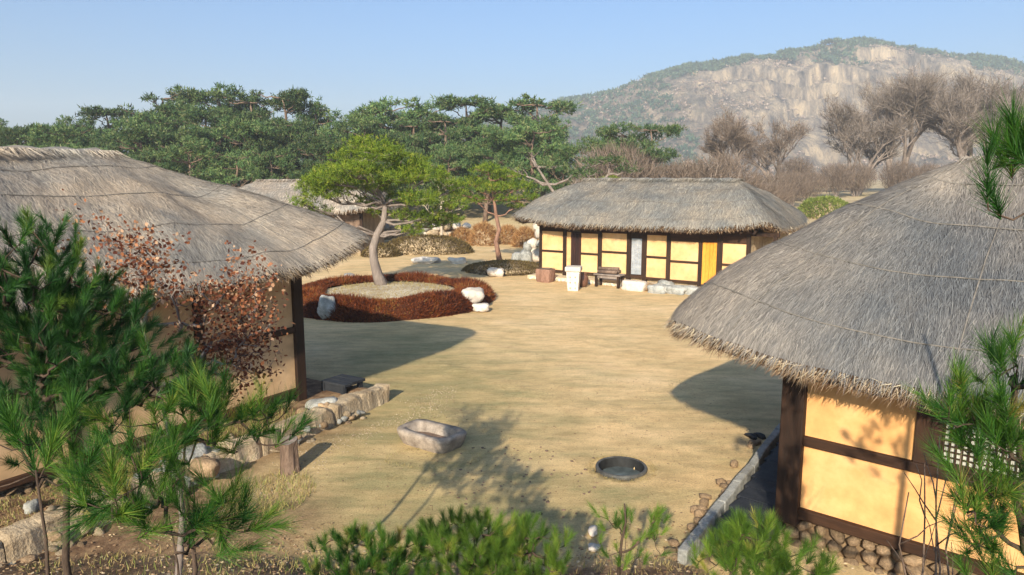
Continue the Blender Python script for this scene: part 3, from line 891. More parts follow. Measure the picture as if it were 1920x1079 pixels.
mound('planting_bed', 'low green-brown bed of clipped shrubs round the foot of the slender pine', 'planting bed', (-.35, 35.2, 0), 2.15, 2.2, .42, M['olive'], 9000, .10, .035, 85)
def boulder(name, label, loc, size, m, seed, rz=0, group=None):
    me = rockmesh(seed, 3, .38, .45, size, .09)
    o = link(name, me, m, smooth=True, label=label, cat='rock', group=group)
    o.location = loc; o.rotation_euler = (0, 0, rz)
    return o
boulder('boulder', 'upright pale grey boulder set in the front left of the russet hedge', (-5.98, 22.85, .38), (.34, .26, .52), M['greystone'], 3.3, .3)
boulder('boulder', 'rounded pale boulder on the right rim of the russet hedge', (-1.38, 24.75, .48), (.48, .36, .32), M['palestone'], 4.4)
boulder('boulder', 'smaller low stone just below the rounded boulder at the right rim of the hedge', (-1.05, 24.2, .14), (.36, .26, .18), M['palestone'], 5.1, .4)
boulder('boulder', 'white boulder lying before the bed of the slender pine', (-.75, 32.9, .2), (.48, .34, .27), M['palestone'], 6.2)
boulder('boulder', 'grey rock at the back of the yard left of the round bed', (-7.2, 31.5, .15), (.35, .3, .25), M['greystone'], 6.9)
boulder('boulder', 'long pale rock behind the round bed, before the dark hedge', (-4.6, 38.2, .12), (.9, .45, .25), M['palestone'], 7.7)
boulder('boulder', 'pale rock right of the long pale rock behind the round bed', (-2.9, 38.0, .12), (.6, .4, .25), M['palestone'], 8.7)

# ------------------------------------------------------------------ thatched roofs
def roof(parent, cx, cy, a, b, rx0, rx1, ez, lift, rz, nexp, ghip, gside, mats, nblade, blen, bw, nfringe, frl, seed, thick=.26, ropes=(.1, .38, .66), lk=5, ridgecap=True, ripple=.03, frw=.012, cross=()):
    rg = np.random.default_rng(seed)
    fn = 720
    tt = np.linspace(0, math.tau, fn, endpoint=False)
    ex = np.sign(np.cos(tt)) * np.abs(np.cos(tt)) ** (2 / nexp) * a
    ey = np.sign(np.sin(tt)) * np.abs(np.sin(tt)) ** (2 / nexp) * b
    ex2 = np.append(ex, ex[0]); ey2 = np.append(ey, ey[0])
    al = np.concatenate([[0], np.cumsum(np.hypot(np.diff(ex2), np.diff(ey2)))])
    per = al[-1]
    N, K = 200, 30
    u = np.linspace(0, per, N, endpoint=False)
    EX = np.interp(u, al, ex2); EY = np.interp(u, al, ey2)
    RX = np.clip(EX, rx0 - cx, rx1 - cx)
    hipr = np.where(EX < 0, a + (rx0 - cx), a - (rx1 - cx))
    w = np.clip(np.abs(EX - RX) / np.maximum(hipr, .1), 0, 1)
    w = w * w * (3 - 2 * w)
    g = gside * (1 - w) + ghip * w
    cor = (np.abs(EX) / a * np.abs(EY) / b) ** lk
    cor = cor / cor.max()
    EZ = ez + lift * cor
    sv = np.linspace(0, 1, K) ** 1.15
    G = np.zeros((K, N, 3))
    for k, s in enumerate(sv):
        G[k, :, 0] = EX * (1 - s) + RX * s
        G[k, :, 1] = EY * (1 - s)
        prof = s ** g
        prof = prof * .8 + math.sin(s * math.pi / 2) * .2
        G[k, :, 2] = EZ + (rz - EZ) * prof
        for j in range(N):
            p = Vector((G[k, j, 0] * .9 + seed, G[k, j, 1] * .9, 0))
            G[k, j, 2] += ripple * noise.noise(p) * min(1, s * 6 + .4) * 1.6 + ripple * .5 * noise.noise(p * 3)
    G[:, :, 0] += cx; G[:, :, 1] += cy
    # skin, lip and underside
    ctr = np.array([cx, cy])
    def off(d, dz):
        q = G[0].copy()
        v = q[:, :2] - ctr
        q[:, :2] = q[:, :2] - v / np.linalg.norm(v, axis=1, keepdims=True) * d
        q[:, 2] += dz
        return q
    lip = [off(.04, -thick * .45), off(.14, -thick)]
    rings = np.concatenate([G[::-1], ], 0)
    V = rings.reshape(-1, 3)
    nr = rings.shape[0]
    I = np.arange(nr * N).reshape(nr, N); J = np.roll(I, -1, 1)
    F = np.stack([I[:-1], I[1:], J[1:], J[:-1]], -1).reshape(-1, 4)
    me = npmesh('thatch', V, F)
    uvl = me.uv_layers.new(name='uv')
    dist = np.zeros((nr, N)); dd = np.linalg.norm(np.diff(rings, axis=0), axis=-1); dist[1:] = np.cumsum(dd, 0)
    uu = np.broadcast_to(u, (nr, N)); ushift = np.append(u, per)
    cols = np.arange(N)
    U = np.stack([np.stack([uu[:-1], dist[:-1]], -1), np.stack([uu[1:], dist[1:]], -1),
                  np.stack([np.broadcast_to(ushift[1:], (nr - 1, N)), np.roll(dist, -1, 1)[1:]], -1), np.stack([np.broadcast_to(ushift[1:], (nr - 1, N)), np.roll(dist, -1, 1)[:-1]], -1)], 2)
    uvl.data.foreach_set('uv', U.reshape(-1).astype(np.float32))
    rf = link('roof', me, mats[0], parent, smooth=True)
    # underside
    inner = off(1.0, -thick + .12)
    q = np.concatenate([G[0][None], lip[0][None], lip[1][None], inner[None]], 0)
    mid = inner.copy(); mid[:, 0] = cx + (mid[:, 0] - cx) * .1; mid[:, 1] = cy + (mid[:, 1] - cy) * .1; mid[:, 2] += .2
    q = np.concatenate([q, mid[None]], 0)
    nr = q.shape[0]
    I = np.arange(nr * N).reshape(nr, N); J = np.roll(I, -1, 1)
    F = np.stack([I[:-1], I[1:], J[1:], J[:-1]], -1).reshape(-1, 4)
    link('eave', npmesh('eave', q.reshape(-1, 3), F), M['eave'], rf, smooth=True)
    # sampling
    def samp(uq, sq):
        uq = (uq % per) / per * N
        j0 = uq.astype(int) % N; j1 = (j0 + 1) % N; fu = (uq - np.floor(uq))[:, None]
        kk = np.clip((np.clip(sq, 0, 1) ** (1 / 1.15)) * (K - 1), 0, K - 1.001)
        k0 = kk.astype(int); fk = (kk - k0)[:, None]
        return (G[k0, j0] * (1 - fu) + G[k0, j1] * fu) * (1 - fk) + (G[k0 + 1, j0] * (1 - fu) + G[k0 + 1, j1] * fu) * fk
    n = nblade
    uq = rg.uniform(0, per, int(n * 1.7)); sq = rg.uniform(0, 1, len(uq))
    keep = rg.random(len(uq)) < (1 - .72 * sq)
    uq, sq = uq[keep][:n], sq[keep][:n]
    p = samp(uq, sq); p2 = samp(uq, sq - .05); pu = samp(uq + .08, sq)
    down = unit(p2 - p + 1e-6)
    tan_ = unit(pu - p + 1e-6)
    nrm = unit(np.cross(tan_, -down)); nrm = np.where(nrm[:, 2:3] < 0, -nrm, nrm)
    D = unit(down + tan_ * rg.normal(0, .22, (len(p), 1)) + nrm * rg.uniform(.0, .06, (len(p), 1)))
    V = blades(p + nrm * rg.uniform(.002, .02, (len(p), 1)), D, blen * rg.uniform(.5, 1.3, len(p)), bw * rg.uniform(.6, 1.4, len(p)), side=unit(np.cross(D, nrm)), rng=rg)
    link('straw', blade_mesh('straw', V, rg.random(len(p))), mats[1], rf, kind='stuff')
    # fringe
    n = nfringe
    uq = rg.uniform(0, per, n)
    p = samp(uq, np.zeros(n)); v = unit(np.concatenate([p[:, :2] - ctr, np.zeros((n, 1))], 1))
    dz = rg.uniform(0, 1, n)
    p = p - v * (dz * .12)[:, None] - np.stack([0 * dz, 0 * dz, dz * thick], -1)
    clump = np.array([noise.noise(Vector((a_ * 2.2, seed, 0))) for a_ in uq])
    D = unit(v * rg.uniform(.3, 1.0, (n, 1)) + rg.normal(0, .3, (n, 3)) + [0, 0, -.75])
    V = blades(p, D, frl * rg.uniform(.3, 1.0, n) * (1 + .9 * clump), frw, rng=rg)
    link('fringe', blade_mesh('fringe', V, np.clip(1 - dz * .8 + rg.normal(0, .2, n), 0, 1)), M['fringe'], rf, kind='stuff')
    # ropes that hold the thatch
    for s in ropes:
        uq = np.linspace(0, per, 161)
        pts = samp(uq, np.full(161, s) + .006 * np.sin(uq * 1.3)) + [0, 0, .022]
        MB().tube([tuple(x) for x in pts], .009, 5, cap=False).obj('rope', M['rope'], rf, smooth=True)
    for uc in cross:
        sq = np.linspace(0, .97, 26)
        pts = samp(np.full(26, uc * per), sq) + [0, 0, .022]
        MB().tube([tuple(x) for x in pts], .009, 5, cap=False).obj('rope', M['rope'], rf, smooth=True)
    if ridgecap:
        pts, rad = [], []
        nseg = 26
        for i in range(nseg + 1):
            x = rx0 - .25 + (rx1 - rx0 + .5) * i / nseg
            e = min(1, min(i, nseg - i) / 2 + .3)
            pts.append((x, cy, rz - .13 + .02 * math.sin(i * 1.9))); rad.append(.22 * e)
        MB().tube(pts, rad, 10).obj('ridge_cap', mats[0], rf, smooth=True)
        N_ = 2500 if nblade > 20000 else 900
        x = rg.uniform(rx0 - .2, rx1 + .2, N_); sgn = rg.choice([-1, 1], N_)
        p = np.stack([x, cy + sgn * rg.uniform(0, .15, N_), np.full(N_, rz + .06)], -1)
        D = unit(np.stack([rg.normal(0, .35, N_), sgn, np.full(N_, -.45)], -1))
        V = blades(p, D, rg.uniform(.2, .45, N_), bw * 1.3, rng=rg)
        link('straw', blade_mesh('straw', V, rg.random(N_)), mats[1], rf, kind='stuff')
    return samp, per, rf

def rafters(parent, x0, x1, y, z, n, rise=.25, along='x', L=.95, sign=-1):
    for i in range(n):
        t = x0 + (x1 - x0) * (i + .5) / n
        if along == 'x':
            a, b_ = (t, y, z + rise), (t, y + sign * L, z)
        else:
            a, b_ = (y, t, z + rise), (y + sign * L, t, z)
        MB().tube([a, b_], .045, 7).obj('rafter', M['wood'], parent, smooth=True)

def rot_of(x, y):
    return math.atan2(y, x)

def rubble_wall(parent, x0, x1, y, z0, z1, sz=.13, m='stone', depth=.1, seed=1):
    rr = random.Random(seed)
    z = z0
    while z < z1 - .02:
        h = min(sz * rr.uniform(.8, 1.15), z1 - z)
        x = x0
        while x < x1:
            w = sz * rr.uniform(.7, 1.8)
            stone('stone', (x + w / 2, y - depth * rr.uniform(.2, .5), z + h / 2), (w * .60, depth * .9, h * .62), M[m], parent, rz=rr.uniform(-.6, .6), tilt=.9)
            x += w
        z += h

# ---------------- near right house
RH = thing('thatched_house', 'thatched house at the right with a silvery sweeping roof over an ochre wall', 'house', (3.51, 8.56, 0), rot_of(.75, -.66))
def wallparts_near():
    t = RH
    p = lambda x0, x1, y0, y1, z0, z1, name, m, bev=.008, **kw: MB().box(x0, x1, y0, y1, z0, z1).obj(name, M[m], t, bev, **kw)
    # stone and earth footing
    MB().box(-.05, 7.0, .06, 4.6, -.35, .40).obj('footing', M['dark_earth'], t)
    rubble_wall(t, -.05, 3.2, .04, -.25, .36, .15, seed=3)
    # frame
    p(-.14, .14, -.14, .14, .3, 2.5, 'post', 'wood', .015)
    for x in (1.42, 3.25, 5.4):
        p(x - .09, x + .09, -.09, .10, .53, 2.4, 'post', 'wood') if x > 1.5 else p(x - .09, x + .09, -.085, .10, 1.46, 2.4, 'post', 'wood')
    p(.14, 7.0, -.12, .12, .395, .53, 'sill_beam', 'wood_h', .012)
    p(.14, 7.0, -.10, .10, 1.34, 1.46, 'rail', 'wood_h', .012)
    p(-.3, 7.0, -.11, .11, 2.36, 2.55, 'wall_plate', 'wood_h', .012)
    # plaster
    for x0, x1, z0, z1 in ((.14, 3.16, .53, 1.34), (.14, 1.33, 1.46, 2.36), (3.34, 5.3, .53, 1.34), (3.34, 5.3, 1.46, 2.36), (5.49, 7.0, .53, 1.34)):
        nseg = 14
        vs, fs = [], []
        for i in range(nseg + 1):
            for k in range(9):
                x = x0 + (x1 - x0) * i / nseg; z = z0 + (z1 - z0) * k / 8
                vs.append((x, -.045 + .012 * noise.noise(Vector((x * 1.4, 0, z * 1.9))), z))
        for i in range(nseg):
            for k in range(8):
                c = i * 9 + k
                fs.append((c, c + 9, c + 10, c + 1))
        MB().add(vs, fs).obj('wall_panel', M['plaster'], t, smooth=True)
    MB().box(.1, 7, .0, .10, .45, 2.4).obj('wall_core', M['soilfill'], t)
    # lattice window: paper behind a grid of sticks
    f = MB().box(1.51, 3.16, -.05, -.004, 1.46, 2.36).obj('window', M['darkdoor'], t)
    MB().box(1.60, 3.08, -.058, -.051, 1.52, 1.98).obj('window_paper', M['whitepaper'], f)
    for i in range(25):
        x = 1.61 + i * .06
        MB().box(x - .010, x + .010, -.078, -.060, 1.50, 2.0).obj('lattice_bar', M['wood'], f)
    for i in range(8):
        z = 1.53 + i * .062
        MB().box(1.56, 3.1, -.070, -.059, z - .009, z + .009).obj('lattice_bar', M['wood'], f)
    MB().box(1.51, 3.16, -.075, -.052, 2.0, 2.36).obj('window_head', M['wood'], f)
    # side wall along the yard
    for y in (1.5, 3.0, 4.5):
        p(-.10, .10, y - .1, y + .1, .3, 2.45, 'post', 'wood')
    p(-.09, .09, .14, 4.5, .38, .50, 'sill_beam', 'wood')
    for y0, y1 in ((.14, 1.4), (1.6, 2.9), (3.1, 4.4)):
        p(-.035, .035, y0, y1, .5, 2.4, 'wall_panel', 'plaster', 0)
    p(-.10, .10, .2, 4.6, 2.37, 2.53, 'wall_plate', 'wood')
wallparts_near()
rafters(RH, .1, 6.5, 0, 2.44, 13, .22, 'x', .62)
rafters(RH, .3, 4.4, 0, 2.5, 8, .22, 'y', 1.2)
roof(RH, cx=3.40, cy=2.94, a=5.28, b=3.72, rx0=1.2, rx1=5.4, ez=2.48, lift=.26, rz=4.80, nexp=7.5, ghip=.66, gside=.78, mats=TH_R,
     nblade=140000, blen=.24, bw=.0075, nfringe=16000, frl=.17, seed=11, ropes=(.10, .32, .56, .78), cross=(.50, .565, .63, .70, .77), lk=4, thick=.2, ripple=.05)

# ---------------- left house
LH = thing('thatched_house', 'thatched house at the left with a tawny roof, dark corner post and shaded plaster wall', 'house', (-4.15, 13.55, 0), rot_of(.53, .85))
def wall_left():
    t = LH
    p = lambda x0, x1, y0, y1, z0, z1, name, m, bev=.008, **kw: MB().box(x0, x1, y0, y1, z0, z1).obj(name, M[m], t, bev, **kw)
    MB().box(-9, .05, .06, 4.4, -.1, .44).obj('footing', M['soilfill'], t)
    rubble_wall(t, -7.5, .1, .04, .22, .40, .13, seed=5)
    p(-.11, .11, -.11, .11, .25, 2.95, 'post', 'wood', .015)
    for x in (-2.1, -4.2, -6.3, -8.4):
        p(x - .09, x + .09, -.09, .10, .56, 2.8, 'post', 'wood')
    p(-9, -.11, -.11, .11, .435, .56, 'sill_beam', 'wood_h', .012)
    p(-9, -.11, -.095, .10, 1.64, 1.76, 'rail', 'wood_h', .012)
    p(-9, .3, -.12, .12, 2.78, 2.98, 'wall_plate', 'wood_h', .012)
    for i in range(4):
        x1 = -.11 if i == 0 else -2.1 * i - .09
        x0 = -2.1 * (i + 1) + .09
        p(x0, x1, -.04, .03, .56, 1.64, 'wall_panel', 'plaster_shaded', 0)
        p(x0, x1, -.04, .03, 1.76, 2.78, 'wall_panel', 'plaster_shaded', 0)
    for y in (1.4, 2.9, 4.3):
        p(-.1, .1, y - .1, y + .1, .3, 2.9, 'post', 'wood')
    p(-.03, .03, .11, 4.2, .5, 2.8, 'wall_panel', 'plaster_shaded', 0)
    p(-.10, .10, .2, 4.4, 2.8, 2.96, 'wall_plate', 'wood')
wall_left()
rafters(LH, -8.6, -.1, 0, 2.93, 17, .2, 'x', .95)
rafters(LH, .2, 4.2, 0, 2.98, 8, .22, 'y', .95, sign=1)
roof(LH, cx=-4.2, cy=2.2, a=5.48, b=3.42, rx0=-6.4, rx1=-2.2, ez=3.06, lift=.44, rz=4.98, nexp=10, ghip=.86, gside=.82, mats=TH_L,
     nblade=120000, blen=.27, bw=.010, nfringe=10000, frl=.16, seed=23, ropes=(.08, .3, .55, .8), lk=7, thick=.2, ripple=.09, frw=.016, cross=(.86, .9, .94, .98, .02, .06, .1, .14))

# ---------------- back house
BH = thing('thatched_house', 'long thatched house at the back of the yard with yellow wall panels in dark framing', 'house', (1.4, 32.9, 0), rot_of(.84, -.54))
def wall_back():
    t = BH
    p = lambda x0, x1, y0, y1, z0, z1, name, m, bev=.0, **kw: MB().box(x0, x1, y0, y1, z0, z1).obj(name, M[m], t, bev, **kw)
    MB().box(-.3, 9.8, -.85, 5.0, -.3, .16).obj('platform', M['podium'], t, .03)
    MB().box(0, 9.3, .1, 4.6, .1, 2.3).obj('wall_core', M['soilfill'], t)
    zt = 2.22
    posts = [(-.13, .0), (1.10, 1.27), (2.83, 3.02), (4.19, 4.36), (4.93, 5.09), (5.96, 6.14), (7.31, 7.47), (8.06, 8.28), (9.20, 9.34)]
    for a, b_ in posts:
        p(a, b_, -.09, .08, .16, zt + .1, 'post', 'wood', .01)
    p(-.2, 9.4, -.11, .09, zt + .1, zt + .28, 'wall_plate', 'wood_h', .01)
    def bay(a, b_, zb, zm, ztop):
        p(a, b_, -.07, .07, zb - .10, zb, 'sill_beam', 'wood_h')
        if zm:
            p(a, b_, -.07, .07, zm - .045, zm + .045, 'rail', 'wood_h')
            p(a, b_, -.03, .05, zb, zm - .045, 'wall_panel', 'plaster_pale')
            p(a, b_, -.03, .05, zm + .045, ztop, 'wall_panel', 'plaster_pale')
        else:
            p(a, b_, -.03, .05, zb, ztop, 'wall_panel', 'plaster_pale')
        p(a, b_, -.08, .07, ztop, zt + .1, 'head_beam', 'wood_h')
    bay(0, 1.10, .38, 1.22, 2.12)
    bay(1.27, 1.50, .38, None, 2.12)
    bay(2.0, 2.83, .38, 1.2, 2.1)
    bay(3.02, 4.19, .42, 1.34, 2.16)
    bay(5.09, 5.96, .38, 1.24, 2.16)
    bay(6.14, 7.31, .36, 1.12, 1.96)
    bay(8.28, 9.20, .36, 1.12, 1.98)
    # doors
    d = p(1.50, 2.0, -.05, .04, .45, 2.15, 'door', 'darkdoor', label='dark red boarded door')
    for i in range(4):
        MB().box(1.51 + i * .122, 1.62 + i * .122, -.075, -.052, .48, 2.1).obj('plank', M['darkdoor'], d)
    d = p(4.36, 4.93, -.06, .04, .42, 2.32, 'door', 'wood', label='tall narrow door filled with pale grey paper')
    MB().box(4.42, 4.87, -.075, -.062, .46, 1.98).obj('paper', M['paper'], d)
    for i in range(4):
        MB().box(4.46 + i * .11, 4.475 + i * .11, -.088, -.077, .46, 1.98).obj('lattice_bar', M['greystone'], d)
    for i in range(9):
        z = .6 + i * .16
        MB().box(4.42, 4.87, -.085, -.078, z, z + .014).obj('lattice_bar', M['greystone'], d)
    d = p(7.47, 8.06, -.05, .04, .26, 1.98, 'door', 'yellowdoor', label='bright amber board door')
    for i in range(4):
        MB().box(7.49 + i * .143, 7.622 + i * .143, -.072, -.052, .28, 1.95).obj('plank', M['yellowdoor'], d)
    p(7.47, 8.06, -.09, .07, 1.98, zt + .1, 'head_beam', 'wood_h')
    p(4.36, 4.93, -.07, .07, .30, .42, 'sill_beam', 'wood_h')
    p(1.5, 2.0, -.07, .07, .28, .45, 'sill_beam', 'wood_h')
    # open store at the right end
    p(10.2, 10.34, -.1, .05, .1, 2.4, 'post', 'wood')
    p(9.34, 10.3, 1.9, 2.0, .1, 2.4, 'wall_panel', 'soilfill', label='dim earth wall at the back of the open store')
    p(9.34, 10.4, -.1, .08, 2.3, 2.45, 'wall_plate', 'wood')
    # left gable side
    p(-.12, -.02, .1, 4.6, .16, 2.3, 'wall_panel', 'plaster_pale')
    rubble_wall(t, -.2, 7.4, -.82, -.02, .12, .17, 'palestone', seed=8)
wall_back()
rafters(BH, .0, 9.9, 0, 2.44, 20, .2, 'x', .85)
roof(BH, cx=4.48, cy=2.55, a=5.95, b=3.60, rx0=1.0, rx1=8.0, ez=2.60, lift=.30, rz=4.42, nexp=8, ghip=.80, gside=.85, mats=TH_B,
     nblade=42000, blen=.34, bw=.028, nfringe=5000, frl=.14, seed=37, ropes=(.1, .4, .7), lk=6, thick=.24, ripple=.05, frw=.03, cross=(.55, .6, .65, .7, .75, .8, .85, .9))

# ---------------- far left house
FH = thing('thatched_house', 'distant low thatched house half hidden behind the left roof and the round pine', 'house', (-17.5, 44.0, 0), rot_of(.97, -.12))
def wall_far():
    p = lambda x0, x1, y0, y1, z0, z1, name, m: MB().box(x0, x1, y0, y1, z0, z1).obj(name, M[m], FH)
    p(0, 8.6, .1, 4.5, -.2, 2.4, 'wall_core', 'soilfill')
    for i in range(5):
        x = i * 2.15
        p(x - .09, x + .09, -.08, .08, 0, 2.45, 'post', 'wood')
        if i < 4:
            p(x + .09, x + 2.06, -.02, .08, .35, 2.3, 'wall_panel', 'bark')
wall_far()
roof(FH, cx=4.4, cy=2.4, a=5.6, b=3.5, rx0=1.2, rx1=7.4, ez=2.55, lift=.2, rz=4.3, nexp=5.5, ghip=.75, gside=.8, mats=TH_L,
     nblade=16000, blen=.4, bw=.045, nfringe=2500, frl=.15, seed=51, ropes=(.3, .6), thick=.24, ripple=.05, frw=.05)

# ------------------------------------------------------------------ things in front of the back house
def BHp(x, y, z=0):
    X = np.array([.84, -.54]) / math.hypot(.84, .54)
    Y = np.array([-X[1], X[0]])
    v = np.array([1.4, 32.9]) + X * x + Y * y
    return (float(v[0]), float(v[1]), z)
RB = rot_of(.84, -.54)

t = thing('stone_pillar', 'squat pale stone pillar with a white square cap before the dark door', 'pillar', (2.50, 28.95, 0), RB + .35)
o = MB()
o.add([(-.21, -.21, -.05), (.21, -.21, -.05), (.21, .21, -.05), (-.21, .21, -.05), (-.25, -.25, .45), (.25, -.25, .45), (.25, .25, .45), (-.25, .25, .45), (-.27, -.27, .78), (.27, -.27, .78), (.27, .27, .78), (-.27, .27, .78)],
      [(0, 3, 2, 1), (0, 1, 5, 4), (1, 2, 6, 5), (2, 3, 7, 6), (3, 0, 4, 7), (4, 5, 9, 8), (5, 6, 10, 9), (6, 7, 11, 10), (7, 4, 8, 11), (8, 9, 10, 11)])
o.obj('shaft', M['palestone'], t, .03)
MB().box(-.32, .32, -.32, .32, .782, .98).obj('cap', M['palestone'], t, .04, label='white square cap')
for i in range(2):
    for k in range(3):
        MB().tube([(-.1 + i * .2, -.235, .12 + k * .22), (-.1 + i * .2, -.27, .12 + k * .22)], .03, 8).obj('carved_boss', M['soilfill'], t)

t = thing('wooden_mortar', 'squat brown wooden mortar block left of the stone pillar', 'mortar', BHp(.92, -1.3, .0), RB)
MB().add([(x * s, y * s, z) for z, s in ((0, .30), (.1, .33), (.5, .35), (.58, .33)) for x, y in ((-1, -.8), (0, -1), (1, -.8), (1.05, 0), (1, .8), (0, 1), (-1, .8), (-1.05, 0))],
         [(i * 8 + k, i * 8 + (k + 1) % 8, i * 8 + 8 + (k + 1) % 8, i * 8 + 8 + k) for i in range(3) for k in range(8)]).obj('body', M['redbark'], t, .01, smooth=True)
MB().lathe([(.33, .585), (.22, .585), (.18, .45), (.02, .38)], 20).obj('bowl', M['bark'], t, smooth=True)

t = thing('clay_jar', 'small brown clay jar tucked beside the stone pillar', 'jar', BHp(3.0, -1.75, 0), 0)
MB().lathe([(.0, .0), (.13, .0), (.2, .15), (.23, .32), (.19, .48), (.14, .54), (.16, .57)], 20).obj('body', M['jar'], t, smooth=True)
MB().lathe([(.17, .575), (.17, .60), (.05, .63), (.0, .63)], 20).obj('lid', M['jar'], t, smooth=True)

t = thing('wooden_bench', 'weathered grey wooden bench under the second wall bay of the back house', 'bench', BHp(3.92, -1.15, .1), RB)
for i in range(4):
    MB().box(-.6, .6, -.3 + i * .15, -.165 + i * .15, .40, .46).obj('plank', M['greybark'], t, .01)
for sx in (-1, 1):
    for sy in (-1, 1):
        MB().box(sx * .5 - .05, sx * .5 + .05, sy * .22 - .05, sy * .22 + .05, -.1, .4).obj('leg', M['wood'], t, .008)
MB().box(-.5, .5, -.24, -.20, .28, .40).obj('apron', M['greybark'], t)
MB().box(-.5, .5, .20, .24, .28, .40).obj('apron', M['greybark'], t)
# logs stacked on bench back
for i in range(4):
    o = MB().tube([(-.45, 0, 0), (.42, .03 * i, .02)], .075, 8).obj('firewood_log', M['bark'], None, smooth=True, label=['short dark log at the front of the bench', 'short dark log behind the front one on the bench', 'dark log at the back of the bench', 'dark log on top of the pile on the bench'][i], cat='log', group='logs on the wooden bench')
    q = BHp(3.92, -1.33 + .15 * min(i, 2) + (.0 if i < 3 else -.2), .64 if i < 3 else .76)
    o.location = q; o.rotation_euler = (0, 0, RB)

o = link('stepping_block', rockmesh(12, 3, .1, .93, (.62, .32, .28), .03), M['palestone'], smooth=True, label='long pale dressed stone step before the grey papered door', cat='stone step')
o.location = BHp(5.15, -1.4, .17); o.rotation_euler = (0, 0, RB)
for i, (x, y, sx, sy, sz, lab) in enumerate([(5.75, -1.25, .28, .25, .22, 'small brown rock right of the pale stone step'), (6.2, -1.5, .52, .36, .26, 'broad grey-brown rock before the fifth wall bay'), (6.9, -1.35, .50, .35, .24, 'flat dark rock next to the near roof tip'),
                                            (6.3, -1.0, .45, .3, .32, 'grey rock leaning on the platform behind the broad one'), (7.4, -1.1, .45, .3, .25, 'rightmost dark rock before the amber door')]):
    boulder('rock', lab, BHp(x, y, sz * .55), (sx, sy, sz), M['greystone'] if i else M['stone'], 30.3 + i * 1.7, RB, group='rocks before the back house')

# ------------------------------------------------------------------ yard objects
def trough():
    t = thing('stone_trough', 'oblong hollowed stone trough with rounded ends standing in the yard', 'trough', (-1.40, 11.95, 0), R(-35))
    def ring(a, b, z, n=40, e=5):
        out = []
        for k in range(n):
            th = k * math.tau / n
            c, s_ = math.cos(th), math.sin(th)
            x = math.copysign(abs(c) ** (2 / e), c) * a; y = math.copysign(abs(s_) ** (2 / e), s_) * b
            w = 1 + .03 * noise.noise(Vector((x * 3, y * 3, z * 3 + 9)))
            out.append((x * w, y * w, z + .02 * noise.noise(Vector((x * 2.3, y * 2.3, 4)))))
        return out
    rings = [ring(.48, .27, -.05), ring(.54, .32, .06), ring(.59, .36, .18), ring(.60, .365, .235), ring(.585, .35, .26), ring(.48, .235, .258), ring(.465, .22, .24), ring(.43, .19, .07)]
    n = 40
    vs = [v for r in rings for v in r]
    fs = [(i * n + k, i * n + (k + 1) % n, (i + 1) * n + (k + 1) % n, (i + 1) * n + k) for i in range(len(rings) - 1) for k in range(n)]
    fs.append(tuple((len(rings) - 1) * n + k for k in range(n)))
    MB().add(vs, fs).obj('basin', M['trough'], t, smooth=True)
    MB().add([(x * .48, y * .215, .10) for x, y in [(math.cos(k * .2618), math.sin(k * .2618)) for k in range(24)]], [tuple(range(24))]).obj('dark_floor', M['bark'], t)  # dark disc laid over the trough floor
trough()

t = thing('stone_well_ring', 'low dark round basin ring sunk in the yard with still water inside', 'basin', (1.735, 10.85, 0), 0)
MB().lathe([(.40, -.12), (.41, .03), (.40, .055), (.37, .055), (.362, .05)], 48).obj('rim', simple('dark_iron', g3(.03, .03, .03), g3(.10, .095, .085), 8, (1, 1, 1), .55, .4, .006, 40), t, smooth=True)
MB().lathe([(.362, .05), (.35, .03), (.335, -.12), (.30, -.2)], 48).obj('inner_wall', simple('black_iron', g3(.008, .008, .008), g3(.02, .02, .02), 8, (1, 1, 1), .7, .3, .004, 40), t, smooth=True)  # inner wall in a blacker iron than the rim
MB().lathe([(.338, -.10), (.0, -.10)], 48).obj('water', M['water'], t)

# left of the yard
t = thing('wooden_step', 'low dark wooden bench beyond the left house corner post', 'bench', (-3.62, 14.05, 0), rot_of(.85, -.53))
for i in range(3):
    MB().box(-.32, .34, .0 + i * .2, .19 + i * .2, .42, .48).obj('plank', M['near_black'], t, .008)
for x in (-.28, .26):
    for y in (.04, .5):
        MB().box(x - .045, x + .045, y - .04, y + .05, -.1, .42).obj('leg', M['near_black'], t)
MB().box(-.3, .32, .02, .06, .28, .41).obj('apron', M['near_black'], t)

# kerb stones
K = thing('terrace_kerb', 'line of rough earthen kerb blocks edging the terrace of the left house', 'kerb', (float(KA[0]), float(KA[1]), 0), rot_of(*KD))
krn = random.Random(31)
def rough_block(L, w, h, seed):
    """dressed block with worn, uneven faces, its foot at z = 0"""
    nx_, nr_ = max(6, int(L / .07)), 20
    vs, fs = [], []
    for i in range(nx_ + 1):
        u_ = i / nx_
        end = .86 + .14 * min(1, min(u_, 1 - u_) / .05)
        for k in range(nr_):
            th = (k + .5) * math.tau / nr_
            c, s_ = math.cos(th), math.sin(th)
            y = math.copysign(abs(c) ** .28, c) * w / 2 * end; z = h / 2 + math.copysign(abs(s_) ** .28, s_) * h / 2 * end
            p = Vector((u_ * L, y, z))
            q = Vector((seed * 5.1, 0, 0))
            d = .05 * noise.noise(p * 2.2 + q) + .035 * noise.noise(p * 6 + q) + .015 * noise.noise(p * 15 + q)
            vs.append((p.x, p.y + d * (1 if y > 0 else -1), p.z + d * (1 if z > h / 2 else 0)))
    for i in range(nx_):
        for k in range(nr_):
            fs.append((i * nr_ + k, (i + 1) * nr_ + k, (i + 1) * nr_ + (k + 1) % nr_, i * nr_ + (k + 1) % nr_))
    fs.append(tuple(range(nr_))); fs.append(tuple(nx_ * nr_ + k for k in range(nr_))[::-1])
    return MB().add(vs, fs)
x = -2.4; i = 0
